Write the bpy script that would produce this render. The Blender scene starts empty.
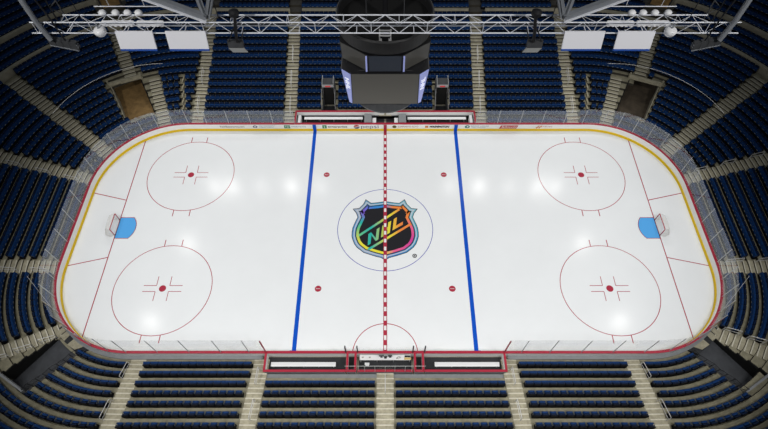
import bpy, math, random
from mathutils import Vector, Matrix
random.seed(7)
PI = math.pi
col = bpy.context.scene.collection
scene = bpy.context.scene

# ------------------------------------------------------------------ helpers
def V(*a): return Vector(a)

class MB:
    """collects shapes, links them as one mesh object"""
    def __init__(s): s.v = []; s.f = []; s.m = []
    def face(s, pts, m=0):
        b = len(s.v); s.v += [tuple(p) for p in pts]
        s.f.append(tuple(range(b, b+len(pts)))); s.m.append(m)
    def hexa(s, c8, m=0):
        b = len(s.v); s.v += [tuple(p) for p in c8]
        for q in ((3,2,1,0),(4,5,6,7),(0,1,5,4),(1,2,6,5),(2,3,7,6),(3,0,4,7)):
            s.f.append(tuple(b+i for i in q)); s.m.append(m)
    def box(s, x0, x1, y0, y1, z0, z1, m=0):
        s.hexa([(x0,y0,z0),(x1,y0,z0),(x1,y1,z0),(x0,y1,z0),(x0,y0,z1),(x1,y0,z1),(x1,y1,z1),(x0,y1,z1)], m)
    def bbox(s, x0, x1, y0, y1, z0, z1, bv=.02, m=0):
        """box with chamfered upright and top edges"""
        def ring(e, z): return [(x0+e+bv,y0+e,z),(x1-e-bv,y0+e,z),(x1-e,y0+e+bv,z),(x1-e,y1-e-bv,z),(x1-e-bv,y1-e,z),(x0+e+bv,y1-e,z),(x0+e,y1-e-bv,z),(x0+e,y0+e+bv,z)]
        s.loft([ring(bv,z0), ring(0,z0+bv), ring(0,z1-bv), ring(bv,z1)], m)
    def loft(s, rings, m=0, closed=True, caps=True):
        b = len(s.v); n = len(rings[0])
        for r in rings: s.v += [tuple(p) for p in r]
        for k in range(len(rings)-1):
            for i in range(n if closed else n-1):
                j = (i+1) % n
                s.f.append((b+k*n+i, b+k*n+j, b+(k+1)*n+j, b+(k+1)*n+i)); s.m.append(m)
        if caps and closed:
            s.f.append(tuple(b+i for i in range(n))[::-1]); s.m.append(m)
            e = b+(len(rings)-1)*n
            s.f.append(tuple(e+i for i in range(n))); s.m.append(m)
    def prism(s, poly, z0, z1, m=0):
        s.loft([[(x,y,z0) for x,y in poly], [(x,y,z1) for x,y in poly]], m)
    def bar(s, p, q, w, h=None, m=0, up=(0,0,1)):
        """rectangular bar from p to q"""
        p, q = Vector(p), Vector(q); h = h or w
        d = (q-p).normalized(); u = Vector(up)
        if abs(d.dot(u)) > .98: u = Vector((0,1,0))
        a = d.cross(u).normalized()*w/2; c = a.cross(d).normalized()*h/2
        s.hexa([p-a-c,p+a-c,p+a+c,p-a+c,q-a-c,q+a-c,q+a+c,q-a+c], m)
    def tube(s, pts, r, n=8, m=0):
        pts = [Vector(p) for p in pts]; rings = []
        for i, p in enumerate(pts):
            d = (pts[min(i+1,len(pts)-1)]-pts[max(i-1,0)]).normalized()
            u = Vector((0,0,1)) if abs(d.z) < .95 else Vector((1,0,0))
            a = d.cross(u).normalized(); c = a.cross(d)
            rings.append([p+a*r*math.cos(2*PI*k/n)+c*r*math.sin(2*PI*k/n) for k in range(n)])
        s.loft(rings, m)
    def lathe(s, c, prof, n=24, m=0):
        """prof: list of (radius, z) about the upright axis through c"""
        s.loft([[(c[0]+max(r,.001)*math.cos(2*PI*k/n), c[1]+max(r,.001)*math.sin(2*PI*k/n), c[2]+z) for k in range(n)] for r, z in prof], m)
    def build(s, name, mats, parent=None, smooth=False, off=None):
        me = bpy.data.meshes.new(name)
        o = off if off is not None else (parent.location if parent is not None else Vector((0,0,0)))
        if parent is not None and parent.parent is not None and off is None: o = parent.parent.location + parent.location
        ox, oy, oz = o
        me.from_pydata([(x-ox,y-oy,z-oz) for x,y,z in s.v], [], s.f)
        if not isinstance(mats, (list, tuple)): mats = [mats]
        for m in mats: me.materials.append(m)
        if len(mats) > 1: me.polygons.foreach_set('material_index', s.m)
        if smooth: me.polygons.foreach_set('use_smooth', [True]*len(me.polygons))
        me.update()
        ob = bpy.data.objects.new(name, me); col.objects.link(ob)
        if parent is not None: ob.parent = parent
        return ob

def tag(o, label=None, cat=None, group=None, kind=None):
    if label: o['label'] = label
    if cat: o['category'] = cat
    if group: o['group'] = group
    if kind: o['kind'] = kind
    return o

def empty(name, loc=(0,0,0), rz=0, label=None, cat=None, group=None):
    o = bpy.data.objects.new(name, None); col.objects.link(o)
    o.location = loc; o.rotation_euler = (0,0,rz); o.empty_display_size = .1
    return tag(o, label, cat, group)

# ------------------------------------------------------------------ materials
MAT = {}
def mat(name, c, rough=.6, metal=0., var=0., scale=3., emit=0., spec=.5, ior=1.45):
    m = bpy.data.materials.new(name); m.use_nodes = True
    nt = m.node_tree; b = nt.nodes['Principled BSDF']
    b.inputs['Base Color'].default_value = (*c, 1)
    b.inputs['Roughness'].default_value = rough
    b.inputs['Metallic'].default_value = metal
    b.inputs['Specular IOR Level'].default_value = spec
    b.inputs['IOR'].default_value = ior
    if emit:
        b.inputs['Emission Color'].default_value = (*c, 1); b.inputs['Emission Strength'].default_value = emit
    if var:
        tc = nt.nodes.new('ShaderNodeTexCoord'); nz = nt.nodes.new('ShaderNodeTexNoise'); cr = nt.nodes.new('ShaderNodeValToRGB')
        nz.inputs['Scale'].default_value = scale; nz.inputs['Detail'].default_value = 6; nz.inputs['Roughness'].default_value = .65
        cr.color_ramp.elements[0].position = .3; cr.color_ramp.elements[1].position = .72
        cr.color_ramp.elements[0].color = (*[x*(1-var) for x in c], 1); cr.color_ramp.elements[1].color = (*[min(1,x*(1+var)) for x in c], 1)
        nt.links.new(tc.outputs['Object'], nz.inputs['Vector']); nt.links.new(nz.outputs['Fac'], cr.inputs['Fac'])
        nt.links.new(cr.outputs['Color'], b.inputs['Base Color'])
    MAT[name] = m
    return m

ICE_R = .17
mat('ice', (.815,.84,.86), ICE_R, var=.018, scale=.25, spec=.25, ior=1.31)
for n, c in dict(ice_red=(.40,.035,.065), ice_blue=(.008,.085,.52), ice_thin_blue=(.07,.08,.42), ice_crease=(.10,.40,.83), ice_white=(.78,.79,.79),
                 logo_black=(.022,.022,.026), logo_silver=(.52,.56,.62), logo_blue=(.05,.30,.60)).items():
    mat(n, c, ICE_R, ior=1.31, spec=.25)
mat('board_white', (.89,.89,.88), .4, var=.03, scale=1.2)
mat('cap_red', (.40,.018,.045), .4)
mat('kick_yellow', (.80,.55,.008), .55, spec=.2)
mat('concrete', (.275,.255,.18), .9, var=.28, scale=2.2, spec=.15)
mat('stair_concrete', (.385,.355,.26), .9, var=.25, scale=3., spec=.15)
mat('nosing', (.64,.61,.50), .7, var=.12, scale=6., spec=.2)
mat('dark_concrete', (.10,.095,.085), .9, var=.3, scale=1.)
mat('floor_concrete', (.26,.24,.19), .8, var=.25, scale=.8)
mat('seat_blue', (.006,.034,.125), .6, var=.25, scale=5., spec=.12)
mat('seat_navy', (.006,.015,.046), .6, var=.2, scale=5., spec=.12)
mat('seat_black', (.005,.005,.007), .7, spec=.15)
mat('armrest_grey', (.085,.095,.10), .6, spec=.2)
mat('plate_silver', (.42,.43,.42), .45)
mat('number_plate', (.22,.24,.25), .5)
mat('rubber', (.022,.024,.027), .75, var=.3, scale=2.)
mat('ramp_rubber', (.05,.054,.062), .7, var=.3, scale=1.)
mat('bench_white', (.78,.79,.8), .4)
mat('board_grey', (.24,.25,.26), .5, var=.1, scale=2.)
mat('steel_white', (.80,.82,.88), .45)
mat('steel_grey', (.25,.265,.29), .45, metal=.1, var=.12, scale=2.)
mat('rail_metal', (.62,.62,.62), .35, metal=.2)
mat('post_metal', (.45,.46,.47), .4, metal=.3)
mat('black_metal', (.012,.012,.014), .5)
mat('dark_metal', (.05,.052,.056), .5, var=.2, scale=3.)
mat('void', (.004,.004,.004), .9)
mat('screen_grey', (.12,.116,.105), .45)
mat('drum_black', (.018,.018,.019), .5)
mat('riser_shade', (.055,.05,.04), .9, spec=.1)  # riser shade put into the face colour, darker than the treads
mat('screen_dark', (.04,.05,.07), .4)
mat('screen_side', (.10,.10,.10), .45)
mat('panel_white', (.88,.88,.93), .55)
mat('panel_blue', (.02,.09,.42), .5)
mat('led_blue', (.30,.34,.66), .4, emit=.35)
mat('led_white', (.8,.82,.9), .4, emit=.6)
mat('lamp_white', (.90,.90,.92), .4)
mat('net_white', (.75,.75,.74), .7)
mat('goal_red', (.42,.02,.04), .4)
mat('wood_brown', (.30,.185,.07), .75, var=.4, scale=.9)
mat('wood_brown_shaded', (.085,.066,.045), .8, var=.4, scale=.9)  # copy of the brown floor with the tunnel's shade in its colour
mat('navy', (.02,.03,.08), .5)
mat('beige_wall', (.40,.37,.28), .8, var=.2, scale=1.5)
mat('sign_red', (.6,.03,.03), .5, emit=.3)
mat('ad_dark', (.06,.065,.07), .5); mat('ad_pale', (.36,.46,.54), .5); mat('ad_green', (.01,.20,.07), .5)
mat('ad_navy', (.015,.03,.13), .5); mat('ad_red', (.45,.03,.02), .5); mat('ad_brown', (.11,.075,.02), .5)
mat('ad_rose', (.48,.22,.20), .5); mat('ad_orange', (.60,.19,.03), .5); mat('ad_black', (.008,.008,.01), .5); mat('ad_teal', (.04,.20,.18), .5)
mat('paper', (.8,.8,.78), .6); mat('folder_tan', (.60,.44,.16), .6); mat('screen_black', (.006,.006,.007), .25)

def glass_mat(name, c, fac, rough, mirror=False):
    m = bpy.data.materials.new(name); m.use_nodes = True
    nt = m.node_tree; b = nt.nodes['Principled BSDF']; out = nt.nodes['Material Output']
    b.inputs['Base Color'].default_value = (*c,1); b.inputs['Roughness'].default_value = rough
    t = nt.nodes.new('ShaderNodeBsdfTransparent'); mx = nt.nodes.new('ShaderNodeMixShader')
    mx.inputs['Fac'].default_value = fac; src = b
    if mirror:
        src = nt.nodes.new('ShaderNodeBsdfGlossy'); src.inputs['Color'].default_value = (*c,1); src.inputs['Roughness'].default_value = rough
        nt.nodes.remove(b)
    nt.links.new(t.outputs[0], mx.inputs[1]); nt.links.new(src.outputs[0], mx.inputs[2]); nt.links.new(mx.outputs[0], out.inputs['Surface'])
    MAT[name] = m
glass_mat('rink_glass', (.92,.96,1.), .085, .06, True)
glass_mat('clear_glass', (.9,.95,1.), .04, .06, True)
glass_mat('net_mesh', (.80,.80,.78), .55, .7)

def rainbow_mat(name, stops, ang):
    """printed colour blend running across the logo"""
    m = bpy.data.materials.new(name); m.use_nodes = True
    nt = m.node_tree; b = nt.nodes['Principled BSDF']; b.inputs['Roughness'].default_value = ICE_R; b.inputs['IOR'].default_value = 1.31
    tc = nt.nodes.new('ShaderNodeTexCoord'); mp = nt.nodes.new('ShaderNodeMapping'); gr = nt.nodes.new('ShaderNodeTexGradient'); cr = nt.nodes.new('ShaderNodeValToRGB')
    gr.gradient_type = ang
    if ang == 'LINEAR':
        mp.inputs['Scale'].default_value = (1/7., 1, 1); mp.inputs['Location'].default_value = (.5,0,0)
    nt.links.new(tc.outputs['Object'], mp.inputs['Vector']); nt.links.new(mp.outputs[0], gr.inputs['Vector']); nt.links.new(gr.outputs['Fac'], cr.inputs['Fac'])
    e = cr.color_ramp.elements
    while len(e) < len(stops): e.new(.5)
    for k, (p, c) in enumerate(stops): e[k].position = p; e[k].color = (*c,1)
    nt.links.new(cr.outputs['Color'], b.inputs['Base Color'])
    MAT[name] = m
PUR, BLU, TEA, GRN, YEL, ORA, PNK, MAG = (.22,.10,.62),(.05,.25,.65),(.02,.45,.40),(.15,.55,.25),(.80,.72,.06),(.85,.25,.06),(.80,.13,.28),(.62,.06,.32)
# fac 0..1 runs with the angle: -180 deg (left) over the bottom to 0 (right) over the top to +180
rainbow_mat('logo_rainbow', [(0,GRN),(.10,YEL),(.24,YEL),(.30,PNK),(.42,MAG),(.50,PNK),(.58,ORA),(.70,ORA),(.76,BLU),(.82,BLU),(.89,PUR),(.96,TEA),(1,GRN)], 'RADIAL')
rainbow_mat('logo_band', [(.12,GRN),(.30,TEA),(.46,(.45,.60,.12)),(.56,YEL),(.72,ORA),(.90,ORA)], 'LINEAR')
rainbow_mat('logo_edge', [(0,(.05,.28,.62)),(.15,(.30,.42,.60)),(.3,(.04,.20,.55)),(.5,(.06,.42,.55)),(.62,(.25,.5,.58)),(.78,(.03,.30,.5)),(.9,(.35,.42,.55)),(1,(.05,.28,.62))], 'RADIAL')

# ------------------------------------------------------------------ camera
F, CY, CH, PITCH = 522.3, 27.18, 44.89, 1.00087
cd = bpy.data.cameras.new('camera'); cam = bpy.data.objects.new('camera', cd); col.objects.link(cam)
cam.location = (0,-CY,CH); cam.rotation_euler = (PI/2-PITCH,0,0)
cd.sensor_width = 36; cd.lens = F/768*36; cd.shift_x = -1.2/768; cd.clip_end = 500
scene.camera = cam
cp, sp = math.cos(PITCH), math.sin(PITCH)
def seen(x, y, z):
    zc = (y+CY)*cp-(z-CH)*sp; yc = (y+CY)*sp+(z-CH)*cp
    return 384.8+F*x/zc, 214.5-F*yc/zc, zc

# ------------------------------------------------------------------ rink curve
AL, AR, B, R = 30.55, 31.15, 12.95, 8.53
def AX(s): return AR if s > 0 else AL
def GX(s): return 27.30 if s > 0 else 26.88
def sdf(x, y):
    qx = abs(x)-(AX(x)-R); qy = abs(y)-(B-R)
    return math.hypot(max(qx,0),max(qy,0))+min(max(qx,qy),0)-R
def loop(step=.25, astep=1.):
    """closed loop of (base point, outward normal), starting at the far side's middle, clockwise seen from above"""
    L = []
    def st(p, q, n):
        k = max(1, int(math.hypot(q[0]-p[0],q[1]-p[1])/step))
        for i in range(k): t = i/k; L.append(((p[0]+(q[0]-p[0])*t, p[1]+(q[1]-p[1])*t), n))
    def arc(c, a0):
        k = int(90/astep)
        for i in range(k):
            a = math.radians(a0-90*i/k); n = (math.cos(a), math.sin(a))
            L.append(((c[0]+R*n[0], c[1]+R*n[1]), n))
    st((0,B),(AR-R,B),(0,1)); arc((AR-R,B-R),90); st((AR,B-R),(AR,-B+R),(1,0)); arc((AR-R,-B+R),0)
    st((AR-R,-B),(-AL+R,-B),(0,-1)); arc((-AL+R,-B+R),-90); st((-AL,-B+R),(-AL,B-R),(-1,0)); arc((-AL+R,B-R),180)
    st((-AL+R,B),(0,B),(0,1))
    return L
def off(s, d): return (s[0][0]+s[1][0]*d, s[0][1]+s[1][1]*d)
LOOP = loop(.6, 3.)
FINE = loop(.15, .5)

def band(mb, L, d0, d1, z0, z1, m=0, keep=None, zi=None):
    """solid ring between offsets d0 and d1"""
    n = len(L)
    for i in range(n):
        a, b = L[i], L[(i+1) % n]
        if keep and not keep(a, b): continue
        p0,p1,q0,q1 = off(a,d0),off(b,d0),off(a,d1),off(b,d1)
        mb.face([(*p0,z1),(*q0,z1),(*q1,z1),(*p1,z1)], m)
        mb.face([(*p0,z0),(*p0,z1),(*p1,z1),(*p1,z0)], m if zi is None else zi)
        mb.face([(*q0,z1),(*q0,z0),(*q1,z0),(*q1,z1)], m)

# ------------------------------------------------------------------ floor: ground slab and ice with its markings
g = MB(); g.box(-62,62,-45,62,-.35,-.06)
band(g, LOOP, .0, 2.4, -.06, -.002)
tag(g.build('floor', MAT['floor_concrete']), 'grey concrete arena floor under the seating', kind='structure')
ice = MB(); ice.loft([[(*off(s,.05),z) for s in LOOP[::-1]] for z in (-.055,0.)])
iceo = ice.build('floor_ice', MAT['ice']); tag(iceo, 'white ice sheet with red and blue markings', kind='structure')
def mark(name, mb, m, label=None, z=None):
    o = mb.build(name, MAT[m] if isinstance(m,str) else [MAT[k] for k in m], iceo)
    if label: o['label'] = label
    return o
def ringm(mb, c, r0, r1, z, a0=0, a1=2*PI, n=72, m=0):
    for i in range(n):
        t, u = a0+(a1-a0)*i/n, a0+(a1-a0)*(i+1)/n
        P = lambda r, q: (c[0]+r*math.cos(q), c[1]+r*math.sin(q), z)
        mb.face([P(r0,t),P(r1,t),P(r1,u),P(r0,u)], m)
def flat(mb, x0, x1, y0, y1, z, m=0): mb.face([(x0,y0,z),(x1,y0,z),(x1,y1,z),(x0,y1,z)], m)
Z1, Z2, Z3, Z4, Z5, Z6 = .004, .008, .012, .016, .020, .024
BL = 7.98
for s, w in ((-1,'left'),(1,'right')):
    mb = MB(); flat(mb, s*BL-.19, s*BL+.19, -B, B, Z1); mark('blue_line', mb, 'ice_blue', 'wide blue line across the ice, %s of the centre emblem' % w)
    mb = MB(); y = B-R+math.sqrt(R*R-(GX(s)-(AX(s)-R))**2); flat(mb, s*GX(s)-.045, s*GX(s)+.045, -y, y, Z2); mark('goal_line', mb, 'ice_red', 'thin red goal line at the %s end' % w)
    mb = MB()
    for t in (-1,1):
        p, q = V(s*GX(s),t*3.35), V(s*AX(s),t*4.27); n = V(0,.045)
        mb.face([(*(p-n),Z1),(*(q-n),Z1),(*(q+n),Z1),(*(p+n),Z1)])
    mark('trapezoid_line', mb, 'ice_red')
    # crease
    pts = [(s*GX(s),-1.22)]+[(s*(GX(s)-math.sqrt(1.83**2-yy*yy)*1.0), yy) for yy in [-1.22+2.44*i/14 for i in range(15)]]+[(s*GX(s),1.22)]
    mb = MB(); mb.face([(x,y,Z2) for x,y in pts]); mark('goal_crease', mb, 'ice_crease', 'light blue crease in front of the %s goal' % w)
    mb = MB()
    for i in range(len(pts)-1):
        p, q = V(*pts[i]), V(*pts[i+1]); d = (q-p).normalized()*.03; n = V(-d.y,d.x)
        mb.face([(*(p-n-d),Z3),(*(q-n+d),Z3),(*(q+n+d),Z3),(*(p+n-d),Z3)])
    mark('crease_outline', mb, 'ice_red')
    for t, wy in ((-1,'near'),(1,'far')):
        c = (s*(21.02 if s > 0 else 20.84), t*6.64)
        mb = MB(); ringm(mb, c, 4.55, 4.615, Z1)
        for q in (-1,1):      # hash marks outside the circle
            for e in (-1,1): flat(mb, c[0]+e*.85-.04, c[0]+e*.85+.04, min(c[1]+q*4.5,c[1]+q*5.25), max(c[1]+q*4.5,c[1]+q*5.25), Z2)
        mark('faceoff_circle', mb, 'ice_red', 'red face-off circle, %s %s corner' % (wy, w))
        mb = MB(); ringm(mb, c, 0, .33, Z2, n=32); mark('faceoff_spot', mb, 'ice_red')
        mb = MB()
        for e in (-1,1):
            for q in (-1,1):
                x0, y0 = c[0]+e*.62, c[1]+q*.30
                flat(mb, min(x0,x0+e*1.2), max(x0,x0+e*1.2), y0-.03, y0+.03, Z1)
                flat(mb, x0-.03, x0+.03, min(y0,y0+q*.95), max(y0,y0+q*.95), Z1)
        mark('faceoff_tick', mb, 'ice_red')
        c = (s*6.28, t*6.66)
        mb = MB(); ringm(mb, c, 0, .31, Z1, n=32); mark('neutral_spot', mb, 'ice_red')
        mb = MB(); ringm(mb, c, .31, .34, Z1, n=32); flat(mb, c[0]-.2, c[0]+.2, c[1]-.02, c[1]+.02, Z2); mark('neutral_spot_rim', mb, 'ice_white')
mb = MB(); ringm(mb, (0,-.05), 4.74, 4.80, Z1, n=96); mark('center_circle', mb, 'ice_thin_blue', 'thin blue centre circle')
mb = MB(); ringm(mb, (0,-B), 2.83, 2.90, Z1, 0, PI, 48); mark('referee_crease', mb, 'ice_red', 'red half circle in front of the scorer table')
mb = MB(); flat(mb, -.17, .17, -B, B, Z5, 0)
k = 0
while -B+.45+k*.90 < B-.4:
    y0 = -B+.45+k*.90; flat(mb, -.11, .11, y0, y0+.42, Z6, 1); k += 1
mark('center_line', mb, ('ice_red','ice_white'), 'red centre line with a row of white blocks')

# the shield emblem painted at centre ice
OUT = [(0,3.22),(-.76,3.08),(-1.45,3.0),(-2.03,3.47),(-2.25,2.89),(-2.69,2.36),(-3.35,2.28),(-2.97,1.74),(-2.82,1.26),(-3.0,.80),(-3.15,.41),(-3.28,0),(-3.34,-.5),(-3.34,-1.0),(-3.22,-1.44),(-3.05,-1.88),(-2.78,-2.27),(-2.12,-2.84),(-1.14,-3.2),(-.39,-3.42),(0,-3.69)]
SH = OUT + [(-x,y) for x,y in OUT[-2:0:-1]]
def inset(P, d):
    n = len(P); r = []
    for i in range(n):
        a, b, c = V(*P[i-1]), V(*P[i]), V(*P[(i+1)%n])
        e1, e2 = (b-a).normalized(), (c-b).normalized()
        n1, n2 = V(-e1.y,e1.x), V(-e2.y,e2.x)
        t = (n1+n2).normalized(); k = max(.45, t.dot(n1))
        r.append(tuple(b+t*d/k))
    return r
def ringp(mb, P, Q, z, m=0):
    n = len(P)
    for i in range(n):
        j = (i+1)%n; mb.face([(*P[i],z),(*P[j],z),(*Q[j],z),(*Q[i],z)], m)
def subdiv(P, k=3):
    r = []
    for i in range(len(P)):
        a, b = P[i], P[(i+1)%len(P)]
        for t in range(k): r.append((a[0]+(b[0]-a[0])*t/k, a[1]+(b[1]-a[1])*t/k))
    return r
I = [inset(SH, d) for d in (0,.07,.36,.46,.72)]
SI = [subdiv(p) for p in I]
mb = MB(); mb.face([(*p,Z2) for p in SH]); mark('shield_emblem', mb, 'logo_black', 'shield emblem at centre ice, charcoal with rainbow outline')
em = bpy.data.objects['shield_emblem']
def emb(name, mb, m):
    return mb.build(name, MAT[m], em, off=Vector((0,0,0)))
mb = MB(); ringp(mb, SI[1], SI[2], Z3); emb('shield_border', mb, 'logo_edge')
mid = [tuple(V(*a).lerp(V(*b),.42)) for a,b in zip(SI[1],SI[2])]; mid2 = [tuple(V(*a).lerp(V(*b),.78)) for a,b in zip(SI[1],SI[2])]
mb = MB(); ringp(mb, mid, mid2, Z4); emb('shield_border_silver', mb, 'logo_silver')  # printed silver stripe along the border
mb = MB(); ringp(mb, SI[3], SI[4], Z3); emb('shield_rainbow_outline', mb, 'logo_rainbow')
mb = MB()
def stroke(p, q, w):
    p, q = V(*p), V(*q); d = (q-p).normalized(); n = V(-d.y,d.x)*w/2
    mb.face([(*(p-n),Z4),(*(q-n),Z4),(*(q+n),Z4),(*(p+n),Z4)])
stroke((-2.62,-.92),(1.45,2.22),.24); stroke((-1.68,-2.50),(2.62,.47),.24)
for L in ([(-1.72,-2.02),(-1.68,-.73),(-1.40,-.53),(-1.37,-.86),(-1.44,-1.85)],[(-1.40,-.53),(-.95,-1.19),(-.94,-1.54),(-1.37,-.86)],[(-.84,-.16),(-.56,.04),(-.68,-1.34),(-.94,-1.54),(-.95,-1.19)],
          [(-.42,-1.14),(-.29,.23),(0,.41),(-.13,-.96)],[(.18,-.78),(.31,.62),(.61,.83),(.46,-.58)],[(-.07,-.47),(-.04,-.11),(.25,.10),(.22,-.27)],
          [(.73,-.32),(.88,1.04),(1.20,1.26),(1.09,.25),(1.05,-.10)],[(1.05,-.10),(1.09,.25),(1.79,.73),(1.77,.36)]):
    mb.face([(*p,Z4) for p in L])
emb('shield_letters', mb, 'logo_band')
mb = MB(); ringm(mb, (2.86,-3.18), .13, .22, Z2, n=24); flat(mb, 2.80, 2.92, -3.26, -3.10, Z2); emb('registered_mark', mb, 'logo_black')

# ------------------------------------------------------------------ writing
def text(parent, name, s, x, y, z, size, m, rot=(PI/2,0,PI), shear=0, sx=1., bold=0., width=None):
    cu = bpy.data.curves.new(name, 'FONT'); cu.body = s; cu.size = size; cu.align_x = 'CENTER'; cu.align_y = 'CENTER'; cu.shear = shear; cu.offset = bold; cu.extrude = .004
    t = bpy.data.objects.new(name+'_curve', cu); col.objects.link(t)
    bpy.context.view_layer.update()
    me = bpy.data.meshes.new_from_object(t.evaluated_get(bpy.context.evaluated_depsgraph_get()))
    bpy.data.objects.remove(t)
    if width:
        xs = [v.co.x for v in me.vertices]; sx = width/max(.01, max(xs)-min(xs))
    me.transform(Matrix.Diagonal((sx,1,1,1))); me.name = name
    me.materials.clear(); me.materials.append(MAT[m])
    o = bpy.data.objects.new(name, me); col.objects.link(o); o.parent = parent
    o.location = Vector((x,y,z)) - (parent.location if parent else Vector()); o.rotation_euler = rot
    return o

# ------------------------------------------------------------------ rink boards and glass
bd = empty('rink_boards', (0,-B,0), 0, 'white rink boards with red top rail and yellow kick strip round the ice', 'rink boards')
mb = MB(); band(mb, LOOP, 0, .13, 0, 1.02, 0)
n = len(LOOP)
mb.build('board_panel', [MAT['board_white'],MAT['board_grey']], bd)
mb = MB(); band(mb, LOOP, -.03, .19, 1.0, 1.08); mb.build('cap_rail', MAT['cap_red'], bd)
for sx in (-1,1):
    mb = MB(); band(mb, LOOP, .14, .46, 0, .34, keep=lambda a,b: a[0][0]*sx > 0 and b[0][0]*sx > 0 and not (abs(a[0][1]) > B-.01 and min(abs(a[0][0]),abs(b[0][0])) < 10.4)); mb.build('outer_ledge', MAT['board_grey'], bd)
mb = MB(); band(mb, LOOP, -.08, 0, 0, .27); mb.build('kick_strip', MAT['kick_yellow'], bd)
# red and blue line ends running up the far and near boards
for t in (-1,1):
    for s in (-1,1):
        mb = MB(); mb.box(s*BL-.19,s*BL+.19, t*(B-.075)-.01, t*(B-.075)+.01, .0, 1.0); o = mb.build('line_end', MAT['ice_blue'], bd); o['label'] = 'blue stripe on the boards at the blue line'
    mb = MB(); mb.box(-.17,.17, t*(B-.075)-.01, t*(B-.075)+.01, .0, 1.0); o = mb.build('line_end', MAT['ice_red'], bd); o['label'] = 'red stripe on the boards at the centre line'
# glass: (points along the boards, top height)
def glass_run(L, top, d=.08):
    """panes between consecutive points of a polyline of (p, n)"""
    for a, b in zip(L, L[1:]):
        p, q = Vector(off(a,d)), Vector(off(b,d)); e = (q-p).normalized()*.02; nn = Vector((-(q-p).y,(q-p).x)).normalized()*.007
        mb = MB()
        ring = lambda z: [(*(p+e-nn),z),(*(q-e-nn),z),(*(q-e+nn),z),(*(p+e+nn),z)]
        mb.loft([ring(1.08), ring(top(b))]); mb.build('glass_pane', MAT['rink_glass'], bd)
    for a in L:
        p = off(a,d+.02)
        mb = MB(); mb.bar((*p,1.05),(*p,top(a)), .05, .05); mb.build('glass_post', MAT['post_metal'], bd)
def top(s):
    x, y = s[0]
    if y < -B+.5 : return 4.0
    if y < 0: return 3.4+.6*min(1,max(0,-y/ B))
    return 3.1+.4*min(1,max(0,(abs(x)-21)/6))
for s in (-1,1):
    N = lambda x, y, nx, ny: ((s*x,y),(s*nx,ny))
    run = [N(x,B,0,1) for x in (10.15,12.6,15.1,17.55,20.0,22.07)]
    run += [N(AX(s)-R+R*math.sin(math.radians(a)), B-R+R*math.cos(math.radians(a)), math.sin(math.radians(a)), math.cos(math.radians(a))) for a in (11,22,33,44,55,66,78)]
    run += [N(AX(s),y,1,0) for y in (4.42,2.2,0,-2.2,-4.42)]
    run += [N(AX(s)-R+R*math.cos(math.radians(a)), -B+R-R*math.sin(math.radians(a)), math.cos(math.radians(a)), -math.sin(math.radians(a))) for a in (12,24,36,48,58,68,79)]
    run += [N(x,-B,0,-1) for x in (22.07,19.4,16.7,14.0,11.6,10.15)]
    glass_run(run, top)
    mb = MB(); mb.bar((s*10.15,-B-.1,1.05),(s*10.15,-B-.1,3.9),.09); mb.build('end_post', MAT['cap_red'], bd)
# glass before the scorer's table
for xs in ((-3.35,-2.35),(-2.35,0),(0,2.35),(2.35,3.35)):
    mb = MB(); mb.box(xs[0]+.04,xs[1]-.04,-B-.09,-B-.075,1.08,2.3); mb.build('glass_pane', MAT['clear_glass'], bd)
for x in (-3.35,-2.35,2.35,3.35):
    mb = MB(); mb.bar((x,-B-.08,1.05),(x,-B-.08,2.6),.10); mb.build('glass_post', MAT['dark_metal'], bd)
# advertisements on the inner face of the far boards
YA = B-.012; ZA = .62
def ux(u): return (u-384.8)/8.93
def ad(name, s, u0, u1, m, size=.34, z=ZA, **k):
    return text(bd, name, s, ux((u0+u1)/2), YA, z, size, m, rot=(PI/2,0,0), width=ux(u1)-ux(u0), **k)
def plate(name, u0, u1, z0, z1, m, rnd=False):
    mb = MB(); x0, x1 = ux(u0), ux(u1)
    if rnd:
        c, r = (x0+x1)/2, (x1-x0)/2; zc = (z0+z1)/2; h = (z1-z0)/2
        mb.loft([[(c+r*math.cos(2*PI*k/20),yy,zc+h*math.sin(2*PI*k/20)) for k in range(20)] for yy in (B+.005,B-.012)])
    else: mb.box(x0,x1,B-.012,B+.005,z0,z1)
    return mb.build(name, MAT[m], bd)
ad('ad_lettering','TechElectronics.com',218,243,'ad_dark',.34)
plate('ad_emblem',251.5,256,.42,.82,'ad_navy',True); mb = MB(); ringp_ = [(ux(253.75)+.14*math.cos(k*PI/8),ZA+.10*math.sin(k*PI/8)) for k in range(16)]
mb.face([(x,B-.016,z) for x,z in ringp_]); mb.build('ad_emblem_center', MAT['board_white'], bd)
ad('ad_lettering','FIRST COMMUNITY',258,274,'ad_pale',.24,z=.74); ad('ad_lettering','CREDIT UNION',258,272,'ad_pale',.22,z=.50)
plate('ad_block',283,289,.36,.86,'ad_green'); text(bd,'ad_block_lettering','TD',ux(286),B-.016,.61,.40,'board_white',rot=(PI/2,0,0))
ad('ad_lettering','AMERITRADE',290,305,'ad_pale',.32)
plate('ad_block',321.5,325.8,.36,.86,'ad_green'); text(bd,'ad_block_lettering','e',ux(323.6),B-.016,.63,.42,'board_white',rot=(PI/2,0,0))
ad('ad_lettering','enterprise',327,346.5,'ad_dark',.36,bold=.006)
plate('ad_globe',353,359,.30,.92,'ad_navy',True)
c = ux(356); r = ux(359)-c
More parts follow.
